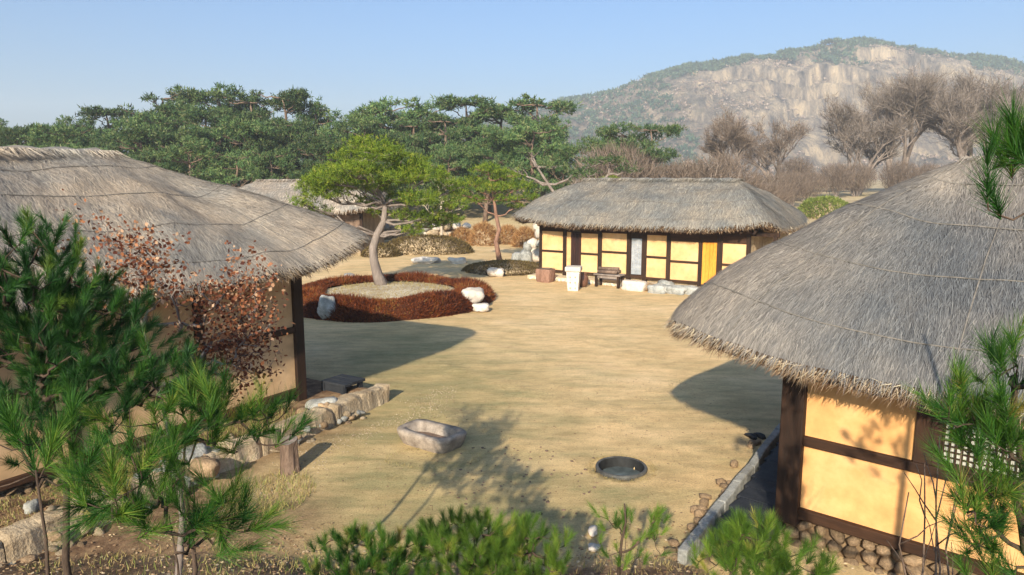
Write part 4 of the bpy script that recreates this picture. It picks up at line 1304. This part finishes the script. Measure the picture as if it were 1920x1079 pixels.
while x < 6.7:
    L = krn.uniform(.9, 1.7)
    o = rough_block(L - .015, .30, .50, 3 + i).obj('kerb_stone', M['kerb'], K)
    o.location = (x, -.04 + krn.uniform(-.02, .02), -.12 + krn.uniform(-.02, .02))
    x += L; i += 1
boulder('boulder', 'flat pale grey rock with dark pits beside the left corner post', (-3.62, 13.15, .30), (.34, .26, .17), M['greystone'], 50.2, .4)
for i, (px_, py_, s, lab) in enumerate([(-4.55, 10.15, .22, 'brownish rock left of the tree stump on the terrace edge'), (-4.9, 10.5, .26, 'grey rock behind the brownish one on the terrace edge'), (-5.0, 10.0, .18, 'small grey rock under the long needles at the terrace edge'),
                                     (-3.55, 13.0, .15, 'small russet stone by the flat grey rock'), (-3.8, 12.7, .14, 'small pinkish stone below the left wall beam'), (-6.3, 8.9, .13, 'small white stone near the left edge on the terrace')]):
    boulder('rock', lab, (px_, py_, .25 + s * .35), (s, s * .8, s * .8), M['stone'] if i in (0, 3, 4) else M['greystone'], 60.3 + i * 2.1, i, group='rocks on the terrace')
t = thing('tree_stump', 'short dark sawn tree stump at the terrace edge', 'stump', (-3.50, 10.75, 0), 0)
vs, fs = [], []
for j, (r, z) in enumerate([(.17, -.05), (.145, .12), (.135, .4), (.14, .52)]):
    for k in range(16):
        a = k * math.tau / 16
        rr_ = r * (1 + .10 * math.sin(3 * a) + .05 * math.sin(7 * a + j))
        vs.append((rr_ * math.cos(a), rr_ * math.sin(a), z + (.03 * math.sin(a) if j == 3 else 0)))
for j in range(3):
    for k in range(16):
        fs.append((j * 16 + k, j * 16 + (k + 1) % 16, j * 16 + 16 + (k + 1) % 16, j * 16 + 16 + k))
MB().add(vs, fs).obj('bark', M['bark'], t)
MB().add([(v[0] * .97, v[1] * .97, v[2] + .002) for v in vs[48:]], [tuple(range(16))]).obj('cut_top', M['greybark'], t)

kr = random.Random(17)
for i in range(60):
    xx = kr.uniform(-2.2, 6.4)
    z_ = kr.uniform(-.02, .2)
    stone('rubble', (xx, -.26 - .16 * (1 - z_ / .3) * kr.random(), z_), (kr.uniform(.05, .14), kr.uniform(.05, .1), kr.uniform(.04, .10)), M[kr.choice(['stone', 'kerb', 'greystone', 'kerb'])], K, tilt=.6)
for i in range(46):
    stone('rubble', (kr.uniform(.5, 3.6), kr.uniform(-.1, .25), .27 + kr.uniform(0, .08)), (kr.uniform(.06, .15), kr.uniform(.05, .12), kr.uniform(.05, .10)), M[kr.choice(['stone', 'kerb', 'greystone'])], K, tilt=.6)
# right of the yard: kerb strip, dark veranda put in to stand for shade, shoes
KR0 = np.array([2.21, 8.21]); KR1 = np.array([4.63, 11.98])
kd = (KR1 - KR0) / np.linalg.norm(KR1 - KR0)
K2 = thing('stone_kerb', 'narrow line of grey kerb stones along the side of the right house', 'kerb', (float(KR0[0]), float(KR0[1]), 0), rot_of(*kd))
x = -.4; i = 0
while x < 4.8:
    L = random.uniform(.3, .6)
    o = MB().box(-L / 2, L / 2, -.06, .06, -.25, .15 + random.uniform(-.008, .008)).obj('kerb_stone', M['greystone'], K2, .018)
    o.location = (x + L / 2, random.uniform(-.010, .010), .11); o.rotation_euler = (0, random.uniform(-.02, .02), random.uniform(-.03, .03))
    x += L * .99; i += 1
K2r = random.Random(4)
for i in range(26):
    stone('rubble', (K2r.uniform(-.3, 4.5), K2r.uniform(.12, .38), .04), (K2r.uniform(.06, .13), K2r.uniform(.05, .1), K2r.uniform(.05, .1)), M['stone'], K2)
V_ = thing('shade_planks', 'added near-black veranda between the grey kerb and the right house corner post', 'shade_planks', (3.51, 8.56, 0), rot_of(.75, -.66))
for i in range(11):  # black planks added to draw the shaded wedge beside the post
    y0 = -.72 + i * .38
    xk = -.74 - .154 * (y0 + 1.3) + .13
    MB().box(xk, -.16, y0, y0 + .37, .17, .215).obj('plank', M['near_black'], V_)
    MB().box(xk + .02, -.17, y0, y0 + .37, -.1, .165).obj('joist', M['near_black'], V_)
for i in range(2):
    t = thing('shoe', ['left one of two dark shoes at the far end of the grey kerb', 'right one of two dark shoes at the far end of the grey kerb'][i], 'shoe', (4.25 + i * .16, 12.25 + .02 * i, .0), .3)
    vs, fs = [], []
    for j, (y, w, h) in enumerate([(-.14, .035, .05), (-.10, .048, .09), (0, .045, .085), (.08, .055, .06), (.14, .04, .035), (.17, .01, .02)]):
        for k in range(8):
            a = k * math.tau / 8
            vs.append((math.cos(a) * w, y, max(0, h / 2 + math.sin(a) * h / 2)))
    for j in range(5):
        for k in range(8):
            fs.append((j * 8 + k, j * 8 + (k + 1) % 8, j * 8 + 8 + (k + 1) % 8, j * 8 + 8 + k))
    MB().add(vs, fs).obj('upper', M['near_black'], t, smooth=True)
    MB().box(-.045, .045, -.14, .15, -.0, .012).obj('sole', M['wood'], t)
boulder('stone', 'small whitish stone in the yard below the round basin', (1.05, 8.75, .04), (.07, .12, .06), M['palestone'], 70.1)
boulder('stone', 'flat pale stone below the whitish one at the edge of the bank', (1.02, 8.35, .03), (.09, .07, .05), M['palestone'], 71.1)

# ------------------------------------------------------------------ ground litter
def scatter_pebbles(n, xr, yr, smin, smax, name, label, m, seed, cond=None):
    rg = np.random.default_rng(seed)
    v, f = ICO[1]
    v = np.array([tuple(p) for p in v]); f = np.array(f)
    x = rg.uniform(*xr, n); y = rg.uniform(*yr, n)
    if cond is not None:
        k = cond(x, y, rg); x, y = x[k], y[k]
    n = len(x)
    z = terrain(x, y)
    s = rg.uniform(smin, smax, (n, 1, 1)) * rg.uniform(.6, 1.2, (n, 1, 3)) * [1, 1, .6]
    V = v[None] * (1 + .25 * rg.normal(size=(n, len(v), 1)) * .6) * s + np.stack([x, y, z], -1)[:, None]
    F = (f[None] + (np.arange(n) * len(v))[:, None, None]).reshape(-1, 3)
    link(name, npmesh(name, V.reshape(-1, 3), F), m, kind='stuff', label=label, cat='pebbles')
scatter_pebbles(1500, (-3.5, 4.5), (8, 16), .006, .018, 'pebbles', 'small pebbles and crumbs of earth strewn over the yard', M['stone'], 1)
scatter_pebbles(70, (-.9, 1.4), (9.2, 11.8), .02, .035, 'clods', 'dark clods of earth between the trough and the round basin', M['bark'], 2)
scatter_pebbles(6000, (-4.6, -1.2), (8.5, 15.5),   .008, .018, 'gravel', 'loose gravel strip along the foot of the terrace kerb', M['kerb'], 3,
                lambda x, y, rg: np.abs(((x - KA[0]) * (-KD[1]) + (y - KA[1]) * KD[0]) + 1.0 + .15 * np.sin(y * 2)) < .28 * np.abs(rg.normal(1, .5, len(x))))

def grass(n, cx, cy, rx, ry, h, w, name, label, m, seed, var=(0, 1), ring=False, lean=.35):
    rg = np.random.default_rng(seed)
    a = rg.uniform(0, math.tau, n); r = np.sqrt(rg.random(n)) if not ring else rg.uniform(.86, 1.08, n)
    x = cx + rx * r * np.cos(a); y = cy + ry * r * np.sin(a)
    P = np.stack([x, y, terrain(x, y) - .01], -1)
    D = unit(rg.normal(0, lean, (n, 3)) + [0, 0, 1])
    V = blades(P, D, h * rg.uniform(.4, 1.1, n), w, rng=rg)
    return V, rg.uniform(*var, n)
parts_ = []
for args in [(2600, -5.6, 10.9, 1.1, 1.6, .14, .012), (1600, -4.6, 12.2, .7, 1.1, .16, .012), (1800, -6.4, 9.0, 1.0, .9, .10, .012), (900, -3.5, 9.9, .6, .8, .16, .012), (1000, -3.4, 7.6, 2.2, .9, .12, .012)]:
    parts_.append(grass(*args, '', '', None, len(parts_) + 5, (.0, 1)))
V = np.concatenate([p[0] for p in parts_]); var = np.concatenate([p[1] for p in parts_])
link('terrace_grass', blade_mesh('terrace_grass', V, var), M['drygrass'], kind='stuff', label='dry and green grass on the terrace before the left house', cat='grass')
V, var = grass(900, 1.735, 10.85, .52, .52, .06, .008, '', '', None, 33, (0, .6), True, .6)
V2, var2 = grass(500, -1.3, 11.3, .75, .45, .06, .008, '', '', None, 34, (0, .8), True, .6)
link('yard_grass', blade_mesh('yard_grass', np.concatenate([V, V2]), np.concatenate([var, var2])), M['drygrass'], kind='stuff', label='short dry grass round the basin and the trough', cat='grass')
n = 5200
rg = np.random.default_rng(78)
x = rg.uniform(-4, 5.5, n); y = rg.uniform(8, 26, n)
P = np.stack([x, y, terrain(x, y) + .004], -1)
D = unit(np.stack([rg.normal(size=n), rg.normal(size=n), np.full(n, .04)], -1))
link('straw_litter', blade_mesh('straw_litter', blades(P, D, rg.uniform(.03, .12, n), .008, side=unit(np.cross(D, [0, 0, 1.0])), rng=rg), rg.random(n)), M['leafsoil'], kind='stuff', label='short bits of straw and twig strewn over the yard', cat='litter')
gp = [grass(1800, .2, 7.6, 3.2, .8, .10, .010, '', '', None, 40, (0, .75)), grass(2200, 3.3, 6.6, 1.6, .9, .12, .010, '', '', None, 41, (0, .9))]
link('bank_grass', blade_mesh('bank_grass', np.concatenate([p[0] for p in gp]), np.concatenate([p[1] for p in gp])), M['drygrass'], kind='stuff', label='thin dry grass at the foot of the near bank', cat='grass')
rg = np.random.default_rng(77)
n = 6000
x = rg.uniform(-7.5, 4.5, n); y = rg.uniform(5, 9.0, n)
s_ = (x - KA[0]) * (-KD[1]) + (y - KA[1]) * KD[0]
P = np.stack([x, y, terrain(x, y) + .01], -1)
V = leafquads(P, rg, .05)
V.reshape(-1, 4, 3)[:, :, 2] = P[:, None, 2] + (V.reshape(-1, 4, 3)[:, :, 2] - P[:, None, 2]) * .3 + .005
link('leaf_litter', quad_mesh('leaf_litter', V, rg.random(n)), M['leafsoil'], kind='stuff', label='brown fallen leaves scattered over the near bank and path', cat='leaf litter')

# ------------------------------------------------------------------ foreground pines
def grow_branches(t, tp, tips, mat, rr, r0=.0022, step=.09, name='branch'):
    """each tip joins the nearest limb already grown, so limbs fork naturally; one part per limb that leaves the trunk"""
    nodes = []                                   # (pos, parent index, root limb id)
    fine = []
    for i in range(len(tp) - 1):
        for k in range(4):
            fine.append(tp[i].lerp(tp[i + 1], k / 4))
    for p in fine:
        nodes.append([p, -1, -1])
    order = sorted(tips, key=lambda q: min((q - p).length for p in fine))
    ends = []
    limb = 0
    for q in order:
        bi, bd = 0, 1e9
        for i, (p, par, lid) in enumerate(nodes):
            d = (p - q).length + (1.2 * max(0, p.z - q.z + .3 * math.hypot(p.x - q.x, p.y - q.y)) if par < 0 else .4 * max(0, p.z - q.z))
            if d < bd:
                bi, bd = i, d
        p0 = nodes[bi][0]
        if nodes[bi][1] < 0 and nodes[bi][2] < 0:
            lid = limb; limb += 1
        else:
            lid = nodes[bi][2]
        L = (q - p0).length
        n = max(2, int(L / step))
        prev = bi
        for k in range(1, n + 1):
            s_ = k / n
            p = p0.lerp(q, s_) - Vector((0, 0, math.sin(s_ * math.pi) * .12 * L))
            if k < n:
                p += Vector((rr.uniform(-1, 1), rr.uniform(-1, 1), rr.uniform(-1, 1))) * .02
            nodes.append([p, prev, lid])
            prev = len(nodes) - 1
        ends.append((q, (nodes[prev][0] - nodes[nodes[prev][1]][0]).normalized()))
    cnt = [1] * len(nodes)
    for i in range(len(nodes) - 1, -1, -1):
        if nodes[i][1] >= 0:
            cnt[nodes[i][1]] += cnt[i]
    rad = [r0 * (c ** .42) for c in cnt]
    kids = {}
    for i, (p, par, lid) in enumerate(nodes):
        if par >= 0:
            kids.setdefault(par, []).append(i)
    mbs = {}
    done = set()
    for i, (p, par, lid) in enumerate(nodes):
        if par < 0 or i in done:
            continue
        chain = [par, i]; done.add(i)
        while True:
            ks = [k for k in kids.get(chain[-1], []) if k not in done]
            if not ks:
                break
            k = max(ks, key=lambda j: cnt[j])
            chain.append(k); done.add(k)
        mb = mbs.setdefault(lid, MB())
        rr_ = [rad[j] for j in chain]; rr_[0] = min(rr_[0], rr_[1] * 1.1)
        mb.tube([nodes[j][0] for j in chain], rr_, 5)
    for lid, mb in mbs.items():
        mb.obj(name, mat, t, smooth=True, kind=None)
    return ends

def tuft_pine(label, base, top, tufts, m, seed, nlen=.11, nw=.0026, nper=110, trunk_r=.03, name='pine_sapling', shoot=.14, updir=.8, upto=None, crownpull=.4, mbark='darkbark'):
    """sapling: trunk, one branch per few shoots, long needles round every shoot"""
    t = thing(name, label, 'pine', base)
    rr = random.Random(seed); rg = np.random.default_rng(seed)
    B = Vector(base); T = Vector(top) - B
    tp = [Vector((0, 0, -.15))]
    for i in range(1, 7):
        s = i / 6
        tp.append(T * s + Vector((rr.uniform(-1, 1), rr.uniform(-1, 1), 0)) * .03 * (1 if i < 6 else 0))
    MB().tube(tp, [trunk_r * (1 - .75 * i / 6) for i in range(7)], 8).obj('trunk', M[mbark], t, smooth=True)
    Ps, Ds, Vr = [], [], []
    segs = grow_branches(t, tp, [Vector(q) - B for q in tufts], M[mbark], rr)
    for e, outv in segs:
        ax = (outv * .7 + Vector((rr.uniform(-.4, .4), rr.uniform(-.4, .4), updir))).normalized()
        A = np.array(ax)
        k = int(nper * rr.uniform(.7, 1.2))
        sp = rg.random(k)[:, None] * shoot * rr.uniform(.7, 1.2)
        P = np.array(e) + A * (sp - .02)
        rad_ = unit(np.cross(A, rg.normal(size=(k, 3))))
        spread = rg.uniform(.35, 1.0, k)[:, None] * (1.15 - sp / shoot * .55)
        D = unit(A * 1.0 + rad_ * spread)
        Ps.append(P); Ds.append(D)
        base_v = rr.random()
        Vr.append(np.clip(base_v * .55 + rg.random(k) * .45, 0, .985) if rr.random() > .03 else np.full(k, .95))
    P = np.concatenate(Ps); D = np.concatenate(Ds); var = np.concatenate(Vr)
    V = blades(P, D, nlen * rg.uniform(.7, 1.15, len(P)), nw, rng=rg)
    link('needles', blade_mesh('needles', V, var), M[m], t, kind='stuff')
    return t

def blob(rr, c, r, n):
    out = []
    while len(out) < n:
        p = Vector((rr.uniform(-1, 1), rr.uniform(-1, 1), rr.uniform(-1, 1)))
        if p.length < 1:
            out.append((c[0] + p.x * r[0], c[1] + p.y * r[1], c[2] + p.z * r[2]))
    return out
fr = random.Random(99)
def gz(x, y): return float(terrain(x, y))

# left mass: dense bushy pine (upper left)
tf = blob(fr, (-2.75, 3.9, 4.04), (.46, .4, .32), 150) + blob(fr, (-2.34, 3.9, 3.74), (.34, .4, .26), 105) + blob(fr, (-1.98, 3.8, 3.48), (.32, .4, .20), 62) + blob(fr, (-2.75, 3.8, 3.55), (.40, .4, .38), 105) + blob(fr, (-2.45, 3.75, 3.3), (.40, .4, .22), 50)
tuft_pine('dense dark green pine filling the left edge of the photo', (-2.6, 4.0, gz(-2.6, 4.0)), (-2.65, 3.95, 4.1), tf, 'needle_blue', 201, .080, .0028, 190, .028, shoot=.13, updir=.7)
tf = blob(fr, (-1.55, 3.6, 3.30), (.30, .3, .20), 32) + blob(fr, (-1.95, 3.5, 3.2), (.34, .3, .26), 24) + blob(fr, (-1.32, 3.7, 3.28), (.16, .2, .14), 12)
tuft_pine('pine with bright green tufts in front of the left house wall', (-1.85, 3.8, gz(-1.85, 3.8)), (-1.75, 3.7, 3.25), tf, 'needle_near', 202, .12, .0028, 120, .022, updir=.6)
tf = blob(fr, (-1.46, 2.6, 3.44), (.20, .2, .12), 14) + blob(fr, (-1.38, 2.75, 3.28), (.20, .2, .12), 18) + blob(fr, (-1.24, 2.85, 3.14), (.16, .16, .12), 16) + blob(fr, (-1.62, 2.8, 3.3), (.12, .12, .1), 6)
tuft_pine('young pine with long drooping dark needles at the lower left', (-1.40, 2.75, gz(-1.4, 2.75)), (-1.38, 2.72, 3.25), tf, 'needle_near', 203, .135, .0022, 150, .012, updir=.2)
tf = [(-1.78, 2.55, 3.50), (-1.70, 2.5, 3.56), (-1.86, 2.6, 3.58), (-1.75, 2.62, 3.62), (-1.62, 2.55, 3.48), (-1.92, 2.5, 3.46), (-1.80, 2.5, 3.66), (-1.66, 2.6, 3.66), (-1.95, 2.6, 3.6)]
tuft_pine('pine shoot on a thick dark stem at the left edge, in front of the terrace', (-1.74, 2.5, gz(-1.74, 2.5)), (-1.77, 2.54, 3.52), tf, 'needle_near', 204, .13, .0026, 140, .016, updir=.8)

# bottom: low pines in front of the yard
for i, (cx, cy, cz, rx, n, lab) in enumerate([(-1.15, 5.6, 1.42, .56, 130, 'low pine at the bottom, leftmost of the row before the yard'), (-.32, 5.6, 1.56, .52, 150, 'low pine in the middle of the bottom row, below the trough'),
                                            (.12, 5.5, 1.52, .36, 80, 'low pine at the right end of the bottom row, left of the white stone')]):
    tf = blob(fr, (cx, cy, cz), (rx, .4, .20), n) + blob(fr, (cx, cy - .2, cz - .35), (rx * 1.1, .4, .25), n * 2 // 3)
    tuft_pine(lab, (cx, cy, gz(cx, cy)), (cx, cy, cz + .05), tf, 'needle_yel' if i else 'needle_near', 210 + i, .095, .0021, 210, .016, shoot=.10, updir=1.0)
tf = blob(fr, (1.18, 5.6, 1.62), (.13, .15, .20), 12) + blob(fr, (.82, 5.6, 1.76), (.14, .12, .12), 10) + blob(fr, (1.0, 5.6, 1.55), (.3, .2, .2), 14)
tuft_pine('thin pine sapling with a dark upright stem right of the white stone', (.90, 5.55, gz(.9, 5.55)), (.92, 5.55, 1.95), tf, 'needle_yel', 215, .09, .0026, 120, .022, updir=.9, shoot=.1)
tf = blob(fr, (1.80, 5.0, 1.84), (.26, .3, .22), 70) + blob(fr, (2.15, 5.0, 1.62), (.30, .3, .25), 60) + blob(fr, (1.62, 5.0, 1.72), (.25, .3, .2), 36)
tuft_pine('bushy low pine in front of the right house corner post', (1.9, 5.0, gz(1.9, 5)), (1.85, 5.0, 1.9), tf, 'needle_yel', 216, .10, .0026, 160, .018, updir=.9, shoot=.1)

# right edge: taller pine whose trunk stands outside the frame
RX, RY = 3.35, 3.25
zb = gz(RX, RY)
tf = blob(fr, (1.69, 2.4, 4.63), (.10, .12, .06), 13) + blob(fr, (1.9, 2.5, 4.72), (.12, .15, .08), 6) + [(1.54, 2.35, 4.53), (1.62, 2.4, 4.47), (1.72, 2.4, 4.43)]
tf += blob(fr, (2.02, 3.0, 3.55), (.18, .18, .18), 26) + blob(fr, (2.16, 3.0, 3.2), (.20, .2, .26), 30) + blob(fr, (2.24, 3.0, 2.85), (.2, .2, .25), 22) + blob(fr, (2.22, 3.1, 3.72), (.12, .2, .12), 10)
tf += blob(fr, (3.2, 3.1, 3.9), (.55, .6, .5), 26)
tuft_pine('tall young pine at the right edge whose tufts overlap the right house', (RX, RY, zb), (3.3, 3.2, 5.0), tf, 'needle_near', 220, .125, .0027, 130, .055, updir=.8)
# bare limbs of that pine crossing the roof
t = thing('bare_sapling', 'thin bare dark saplings crossing the right house wall behind the green tufts', 'sapling', (2.35, 3.8, gz(2.35, 3.8)))
rr3 = random.Random(8)
for a in range(5):
    z0 = -.1
    e = Vector((-.25 + .13 * a, .1 * a - .2, 1.5 + .12 * (a % 3)))
    pts, rad = bez((.05 * a, 0, z0), e, .03, rr3, 6, .011, .003, .03)
    mb = MB().tube(pts, rad, 5)
    for j in range(5):
        q = pts[2 + j % 4]
        p2, r2 = bez(q, q + Vector((rr3.uniform(-.25, .25), rr3.uniform(-.2, .2), rr3.uniform(.1, .35))), .0, rr3, 3, .005, .002, .05)
        mb.tube(p2, r2, 4)
    mb.obj('stem', M['bark'], t, smooth=True)

# oak sapling with dead leaves
t = thing('oak_sapling', 'oak sapling holding dry copper leaves before the left house roof', 'sapling', (-2.65, 5.4, gz(-2.65, 5.4)))
B = Vector(t.location)
rr4 = random.Random(15); rg4 = np.random.default_rng(15)
targets = blob(rr4, (-2.85, 5.4, 3.85), (.42, .3, .28), 40) + blob(rr4, (-2.25, 5.4, 3.5), (.45, .3, .42), 70) + blob(rr4, (-2.15, 5.4, 3.25), (.35, .3, .35), 60) + blob(rr4, (-2.0, 5.4, 3.7), (.25, .3, .2), 16) + blob(rr4, (-3.2, 5.4, 4.15), (.22, .2, .2), 8) + blob(rr4, (-1.95, 5.4, 3.9), (.15, .2, .2), 8) + blob(rr4, (-2.6, 5.4, 4.15), (.2, .2, .15), 6)
trunk = [Vector((0, 0, -.1)), Vector((-.05, 0, .4)), Vector((.02, 0, .9)), Vector((.0, 0, 1.4)), Vector((-.1, 0, 2.0)), Vector((-.2, 0, 2.6))]
MB().tube(trunk, [.035, .03, .026, .02, .013, .006], 7).obj('trunk', M['greybark'], t, smooth=True)
LP = []
for q, d in grow_branches(t, trunk, [Vector(e) - B for e in targets], M['greybark'], rr4):
    LP += [tuple(q + Vector((rr4.gauss(0, .06), rr4.gauss(0, .06), rr4.gauss(0, .065)))) for _ in range(rr4.randint(12, 26))]
LP = np.array(LP)
link('dry_leaves', quad_mesh('dry_leaves', leafquads(LP, rg4, .036), rg4.random(len(LP))), M['dryleaf'], t, kind='stuff')

# stake
t = thing('wooden_stake', 'pale split wooden stake standing at the lower left', 'stake', (-1.92, 3.85, gz(-1.92, 3.85)), .2)
MB().add([(-.025, -.02, -.2), (.03, -.02, -.2), (.03, .02, -.2), (-.025, .02, -.2), (-.045, -.015, .75), (-.01, -.015, .80), (-.012, .01, .79), (-.045, .01, .74)],
         [(0, 3, 2, 1), (4, 5, 6, 7), (0, 1, 5, 4), (1, 2, 6, 5), (2, 3, 7, 6), (3, 0, 4, 7)]).obj('shaft', M['paledeadwood'], t, .004)

# each tree and bush of a row is told by its place in the row
ORD = ['leftmost', 'second from left', 'third from left', 'fourth from left', 'fifth from left', 'sixth from left', 'seventh from left', 'eighth from left', 'ninth from left', 'tenth from left',
       'eleventh from left', 'twelfth from left', 'thirteenth from left', 'fourteenth from left', 'fifteenth from left', 'sixteenth from left', 'seventeenth from left', 'eighteenth from left']
rows = {}
for o in list(C.objects):
    if o.parent is None and o.get('group') in ('pines of the wood behind the hamlet', 'bare bushes behind the back house'):
        rows.setdefault(o['label'], []).append(o)
short = {'pine on the skyline': 'skyline pine of the wood against the blue sky', 'tall dark pine in the back': 'pine of the row just below the skyline of the wood',
         'dark pine in the middle': 'pine of the middle row in the wood', 'shorter pine at the near': 'low pine at the near edge of the wood',
         'reddish brown bare bush': 'bare bush in the scrub behind the back house', 'brown bare bush at the foot': 'bare bush at the foot of the wood'}
for lab, os_ in rows.items():
    if len(os_) < 2:
        continue
    base = next((v for k, v in short.items() if lab.startswith(k)), lab)
    os_.sort(key=lambda o: o.location.x / o.location.y)
    for w_, o in zip(ORD, os_):
        o['label'] = base + ', ' + w_

# ------------------------------------------------------------------ air
hm = bpy.data.materials.new('hazy_air')
hm.use_nodes = True
nt = hm.node_tree
nt.nodes.remove(nt.nodes['Principled BSDF'])
pv = nt.nodes.new('ShaderNodeVolumePrincipled')
pv.inputs['Color'].default_value = (.86, .92, 1.0, 1)
pv.inputs['Density'].default_value = .0006
pv.inputs['Anisotropy'].default_value = 0.0
nt.links.new(pv.outputs[0], nt.nodes['Material Output'].inputs['Volume'])
MB().box(-1500, 1500, -330, 1500, -4, 150).obj('haze', hm, None, kind='stuff', label='thin pale haze over the whole valley', cat='haze')
